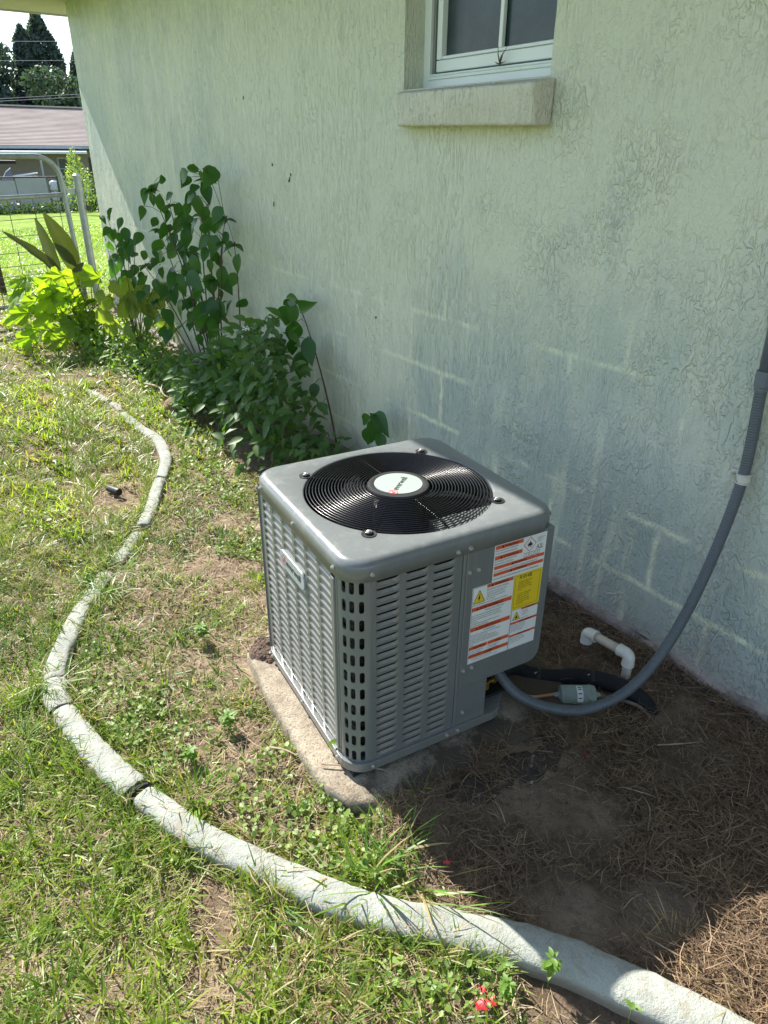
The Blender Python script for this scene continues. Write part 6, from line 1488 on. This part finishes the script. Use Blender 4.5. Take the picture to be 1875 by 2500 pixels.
# shingle courses as real steps
ya, yb, nC = -8.0, 15.0, 30; x0_, z0_, x1_, z1_ = -37.3, 1.42, -43.2, 3.12
v = []; f = []
mb = MB()
for k in range(nC):
    t0_, t1_ = k / nC, (k + 1) / nC + .004; xa, za, xb, zb_ = x0_ + (x1_ - x0_) * t0_, z0_ + (z1_ - z0_) * t0_ + .022, x0_ + (x1_ - x0_) * t1_, z0_ + (z1_ - z0_) * t1_ + .002
    mb.add([Vector(p) - nh.location for p in ((xa, ya, za), (xa, yb, za), (xb, yb, zb_), (xb, ya, zb_), (xa, ya, za - .022), (xa, yb, za - .022))], [(0, 1, 2, 3), (4, 5, 1, 0)])
mb.add([Vector(p) - nh.location for p in ((x1_, ya, z1_), (x1_, yb, z1_), (-50, yb, 1.4), (-50, ya, 1.4))], [(0, 1, 2, 3)])
rf = mb.obj('roof', M_shing, nh)
mb = MB(); mb.box(Vector((x1_, 3.5, z1_ + .05)) - nh.location, (.35, 23, .06)); mb.obj('ridge_cap', simple('pale_ridge', (.45, .42, .40), .8), rf)
mb = MB(); mb.bb(*nb((-37.32, -8, 1.30), (-37.2, 15, 1.42))); mb.obj('gutter', simple('grey_gutter', (.30, .33, .36), .5), nh)
mb = MB(); mb.add([Vector(p) - nh.location for p in ((-38.0, -8, 1.26), (-38.0, 7.15, 1.26), (-36.6, 6.9, 1.20), (-36.6, -8, 1.20), (-38.0, -8, 1.20), (-38.0, 7.15, 1.20), (-36.6, 6.9, 1.11), (-36.6, -8, 1.09))], [(0, 1, 2, 3), (3, 2, 6, 7), (4, 7, 6, 5), (1, 5, 6, 2)]); mb.obj('porch_cover', simple('white_metal', (.72, .74, .76), .5), nh)
for y_ in (-3.2, 1.0, 4.95):
    mb = MB(); mb.tube([Vector(p) - nh.location for p in ((-36.75, y_, 1.12), (-36.78, y_, .9), (-36.85, y_ - .02, -1.2))], .045, 8); mb.obj('porch_post', simple('post_white', (.5, .5, .48), .6), nh)
for (y0, y1, za, zb_) in ((5.85, 6.55, -.05, .96), (.2, 1.6, -.1, .9)):
    mb = MB(); mb.bb(*nb((-38.02, y0, za), (-37.96, y1, zb_))); w_ = mb.obj('window', simple('window_trim', (.45, .47, .46), .6), nh)
    mb = MB(); mb.bb(*nb((-37.965, y0 + .07, za + .07), (-37.945, y1 - .07, za + .52))); mb.bb(*nb((-37.965, y0 + .07, za + .56), (-37.945, y1 - .07, zb_ - .07))); mb.obj('pane', M_glass, w_)
mb = MB(); mb.bb(*nb((-38.02, 7.25, -1.2), (-37.96, 8.2, .95))); mb.obj('door', simple('dark_door', (.05, .045, .04), .6), nh)
# things stored by the fence
def board(y0, y1, z0, z1, label, x=-34.4):
    mb = MB(); mb.add([(x, y0, z0), (x, y1, z0), (x - .25, y1, z1), (x - .25, y0, z1), (x - .03, y0, z0), (x - .03, y1, z0), (x - .28, y1, z1), (x - .28, y0, z1)], [(0, 1, 2, 3), (7, 6, 5, 4), (0, 4, 5, 1), (3, 2, 6, 7), (0, 3, 7, 4), (1, 5, 6, 2)])
    return small('white_board', mb, simple('board_white', (.42, .41, .40), .7, var=.08, vs=2), label, 'board')
board(-1.0, 3.42, -1.0, .13, 'pale board leaning at the far fence, left of the dark post'); board(3.46, 4.62, -1.0, .22, 'pale upright board leaning at the far fence, right of the dark post')
tb = empty('work_table', (-36, 4.1, -1.15), 0, 'cluttered table with white sheets behind the far fence', 'table')
mb = MB(); mb.bb((-.5, -.75, 1.28), (.5, .75, 1.33)); mb.obj('table_top', M_rustpost, tb)
for sx in (-.4, .4):
    for sy in (-.65, .65): mb = MB(); mb.bb((sx - .04, sy - .04, .0), (sx + .04, sy + .04, 1.28)); mb.obj('leg', M_rustpost, tb)
mb = MB(); mb.box((-36.0, 4.0, .26), (.7, .95, .05), .1); mb.box((-35.95, 4.12, .33), (.6, .9, .05), -.12, Matrix.Rotation(R(7), 3, 'X')); small('folded_sheets', mb, simple('sheet_white', (.75, .76, .78), .6), 'white flat sheets piled on the far table', 'sheets')
def jug(y_, z_, label):
    mb = MB(); mb.lathe([(.16, 0), (.19, .03), (.19, .13), (.175, .16), (.19, .19), (.19, .32), (.12, .37), (.06, .38), (.06, .40), (0, .40)], 14, (-35.2, y_, z_)); o = small('water_jug', mb, simple('jug_plastic', (.60, .64, .68), .3, var=.2, vs=4), label, 'jug', 'water jugs stacked behind the fence', smooth=True)
for y_ in (5.02, 5.42):
    for k in range(3 if y_ < 5.2 else 2): jug(y_, -1.1 + .41 * k + (.0), 'pale plastic water jug, %s of the %s stack' % (['lowest', 'middle' if y_ < 5.2 else 'upper', 'topmost'][k], 'taller left' if y_ < 5.2 else 'shorter right'))
M_tarp = simple('grey_tarp', (.17, .19, .23), .6, var=.3, vs=3)
mb = MB(); v = []; f = []
for i in range(12):
    for j in range(6): v.append((-35.4 + .5 * j / 5 + .05 * math.sin(i), 1.2 + 2.25 * i / 11, -1.1 + 1.75 * math.sin(math.pi * (j + 1) / 7) * (.85 + .15 * math.sin(i * 1.3))))
for i in range(11):
    for j in range(5): a = i * 6 + j; f.append((a, a + 6, a + 7, a + 1))
mb.add(v, f); small('grey_tarp_pile', mb, M_tarp, 'grey blue tarp covered pile behind the far fence at the left edge', 'tarp', smooth=True)
mb = MB(); mb.tube([(-35.9, .5, .84), (-35.9, 3.8, .80)], .07, 8); small('rolled_awning', mb, M_blackmat, 'dark rolled pole hanging under the porch at the left edge', 'pole')
mw = empty('riding_mower', (-35.4, 7.0, -1.1), 0, 'dark machine with a yellow panel beyond the fence near the wall corner', 'mower')
mb = MB(); mb.bb((-.4, -.35, .25), (.4, .5, .75)); mb.obj('body', simple('mower_yellow', (.55, .36, .03), .5), mw, bevel=.06); mb = MB(); mb.bb((-.42, -.7, .2), (.42, -.36, .9)); mb.obj('engine_cover', simple('navy', (.02, .03, .06), .5), mw, bevel=.08)
for sy in (-.5, .35):
    mb = MB(); mb.lathe([(.0, -.08), (.26, -.08), (.28, 0), (.26, .08), (0, .08)], 16, (.45, sy, .26), Matrix.Rotation(R(90), 3, 'Y')); mb.obj('wheel', M_blackmat, mw)
# foliage masses built from many leaf faces
def clump(name, base, n, gen, size, cols, label, cat, mat, parts_trunk=None, dirn=None):
    t = empty(name, base, 0, label, cat); B = np.array(base)
    P = np.array([gen() for _ in range(n)]) - B; s_ = rng.uniform(size[0], size[1], n)
    a = rng.normal(size=(n, 3)); a /= np.linalg.norm(a, axis=1)[:, None]; b = rng.normal(size=(n, 3)); b -= a * (a * b).sum(1)[:, None]; b /= np.linalg.norm(b, axis=1)[:, None]
    V = np.stack([P - a * s_[:, None] * .5, P + b * s_[:, None] * .3, P + a * s_[:, None] * .5, P - b * s_[:, None] * .3], 1).reshape(-1, 3); idx = np.arange(n * 4).reshape(-1, 4)
    me = bpy.data.meshes.new('crown'); me.from_pydata(V.tolist(), [], idx.tolist()); me.update(); me.materials.append(mat)
    at = me.color_attributes.new('Col', 'FLOAT_COLOR', 'POINT'); tt = np.clip(rng.random(n) * .6 + .4 * fbm(P[:, 1] * .9 / max(size[1], .1) * .15, P[:, 2] * .9 / max(size[1], .1) * .15, 5), 0, 1); c = mixcol(cols[0], cols[1], tt)
    at.data.foreach_set('color', np.concatenate([np.repeat(c, 4, 0), np.ones((n * 4, 1))], 1).reshape(-1).astype(np.float32))
    o = bpy.data.objects.new('crown', me); link(o, t)
    if parts_trunk:
        mb = MB(); mb.tube([(0, 0, 0), (0.02, .03, parts_trunk[1] * .5), (0, 0, parts_trunk[1])], [parts_trunk[0], parts_trunk[0] * .7, parts_trunk[0] * .15], 8); mb.obj('trunk', M_stem, t)
    return t
def cone_gen(x, y, z0, h, r_, lumps=7, pw=.8):
    L_ = [(rnd.uniform(0, 6.28), rnd.uniform(.05, .95), rnd.uniform(.7, 1.3)) for _ in range(lumps * 6)]
    def g():
        while True:
            t = rnd.random() ** 1.25; a = rnd.uniform(0, 6.283)
            k = .62 + .75 * float(vnoise(np.array(a * 1.6 + x), np.array(t * 9 + y), 3)); rr = r_ * (1 - t) ** pw * k * (.35 + .65 * rnd.random() ** .35) + .12 * r_ * rnd.random() * (1 - t)
            if vnoise(np.array(a * 4.1 + y), np.array(t * 16.), 9) < .22 and rnd.random() < .8: continue
            return (x + rr * math.cos(a), y + rr * math.sin(a), z0 + h * t + rnd.uniform(-.2, .2))
    return g
def blob_gen(x, y, z, rx, ry, rz):
    cs = [(x + rnd.uniform(-.7, .7) * rx, y + rnd.uniform(-.8, .8) * ry, z + rnd.uniform(-.8, .8) * rz, rnd.uniform(.3, .55)) for _ in range(14)]
    def g():
        c = rnd.choice(cs); v_ = rv(); v_ = v_.normalized() * rnd.random() ** .33
        return (c[0] + v_.x * rx * c[3], c[1] + v_.y * ry * c[3], c[2] + v_.z * rz * c[3])
    return g
M_tree = leafmat('tree_leaf', (0, 0, 0), (0, 0, 0), .22, .7, (.9, 1, .4), attr=True)
hazed_cols = ((.038, .062, .068), (.075, .110, .100))  # blue of the distant haze is put into the far trees' leaf colours
clump('cedar_tree', (-80, 14.5, -1.6), 15000, cone_gen(-80, 14.5, -1.0, 13.1, 3.7, pw=.62), (.22, .55), hazed_cols, 'tallest dark pointed tree beyond the neighbouring roof', 'tree', M_tree, (.3, 11))
clump('cedar_tree', (-79, 13.0, -1.6), 9000, cone_gen(-79, 12.9, -1.0, 11.7, 2.6, pw=.6), (.22, .5), hazed_cols, 'slightly lower pointed tree left of the tallest one', 'tree', M_tree, (.25, 9))
clump('cedar_tree', (-82, 18.4, -1.6), 7000, cone_gen(-82, 18.4, -1.0, 11.0, 2.8, pw=.55), (.22, .55), hazed_cols, 'dark tree showing at the house wall corner, right of the tallest tree', 'tree', M_tree, (.25, 8))
clump('broadleaf_tree', (-78, 9.6, -1.6), 11000, blob_gen(-78, 9.6, 4.6, 4, 4.6, 5.2), (.25, .6), ((.035, .060, .062), (.07, .105, .09)), 'rounded dark tree at the left edge beyond the roof', 'tree', M_tree, (.3, 6))  # crown colours carry the same haze blue
clump('broadleaf_tree', (-72, 15.5, -1.6), 12000, blob_gen(-72, 15.0, 3.0, 4, 5.5, 4.2), (.22, .5), ((.035, .062, .055), (.08, .12, .085)), 'lower leafy tree in front of the pointed trees', 'tree', M_tree, (.25, 5))
clump('broadleaf_tree', (-84, 24.5, -1.6), 6000, blob_gen(-84, 24.5, 4, 4, 5, 5), (.3, .6), hazed_cols, 'dark tree further right, hidden behind the house corner', 'tree', M_tree, (.3, 6))
wd = clump('distant_woods', (-96, 10, -1.6), 24000, lambda: (-96 + rnd.uniform(-3, 3), rnd.uniform(-30, 60), -1.5 + 8.6 * rnd.random() ** .8 * (.72 + .45 * float(vnoise(np.array(rnd.uniform(0, 1)), np.array(3.), 2)))), (.5, 1.3), hazed_cols, 'dark mass of woods behind the pointed trees', 'woods', M_tree); wd['kind'] = 'stuff'
M_lt = leafmat('bright_shrub_leaf', (0, 0, 0), (0, 0, 0), .45, .4, (1, 1, .3), attr=True)
clump('young_tree', (-30, 4.85, -1.0), 1500, cone_gen(-30, 4.85, -.35, 1.55, .52, pw=.5), (.04, .10), ((.10, .17, .07), (.28, .36, .14)), 'slender bright leaved young tree in front of the far fence', 'small tree', M_lt, (.02, 1.2))
clump('fence_weeds', (-33.4, 4, -1.05), 4500, lambda: (-33.4 + rnd.uniform(-.4, .3), rnd.uniform(-8, 10), -1.05 + .38 * rnd.random() * (.5 + float(vnoise(np.array(rnd.random() * 9), np.array(1.), 4)))), (.06, .16), ((.03, .06, .02), (.07, .13, .03)), 'dark weeds along the foot of the far fence', 'weeds', M_lt)['kind'] = 'stuff'
clump('vine_shrub', (-33.2, 6.3, -1.0), 1600, blob_gen(-33.2, 6.4, -.35, .4, 1.1, .75), (.05, .13), ((.04, .08, .03), (.12, .18, .06)), 'dark vine covered shrub at the fence near the house corner', 'shrub', M_lt)
# overhead wires
for k, (ya_, za_, yb_, zb_) in enumerate([(6.218, 5.599, 10.138, 5.831), (7.464, 6.576, 9.416, 6.712), (5.814, 3.767, 10.056, 4.153), (5.787, 3.646, 10.029, 4.007)]):
    sl_ = (zb_ - za_) / (yb_ - ya_); mb = MB(); mb.tube([(-50, y_, za_ + sl_ * (y_ - ya_)) for y_ in (-30, 0, 8, 16, 40)], .012, 5)
    o = mb.obj('overhead_wire', simple('wire_grey', (.22, .25, .27), .5)); tag(o, ['pale overhead wire across the middle of the pointed trees', 'highest overhead wire, crossing the upper part of the pointed trees', 'upper of the two low overhead wires just above the roof ridge', 'lowest overhead wire just above the roof ridge'][k], 'wire')
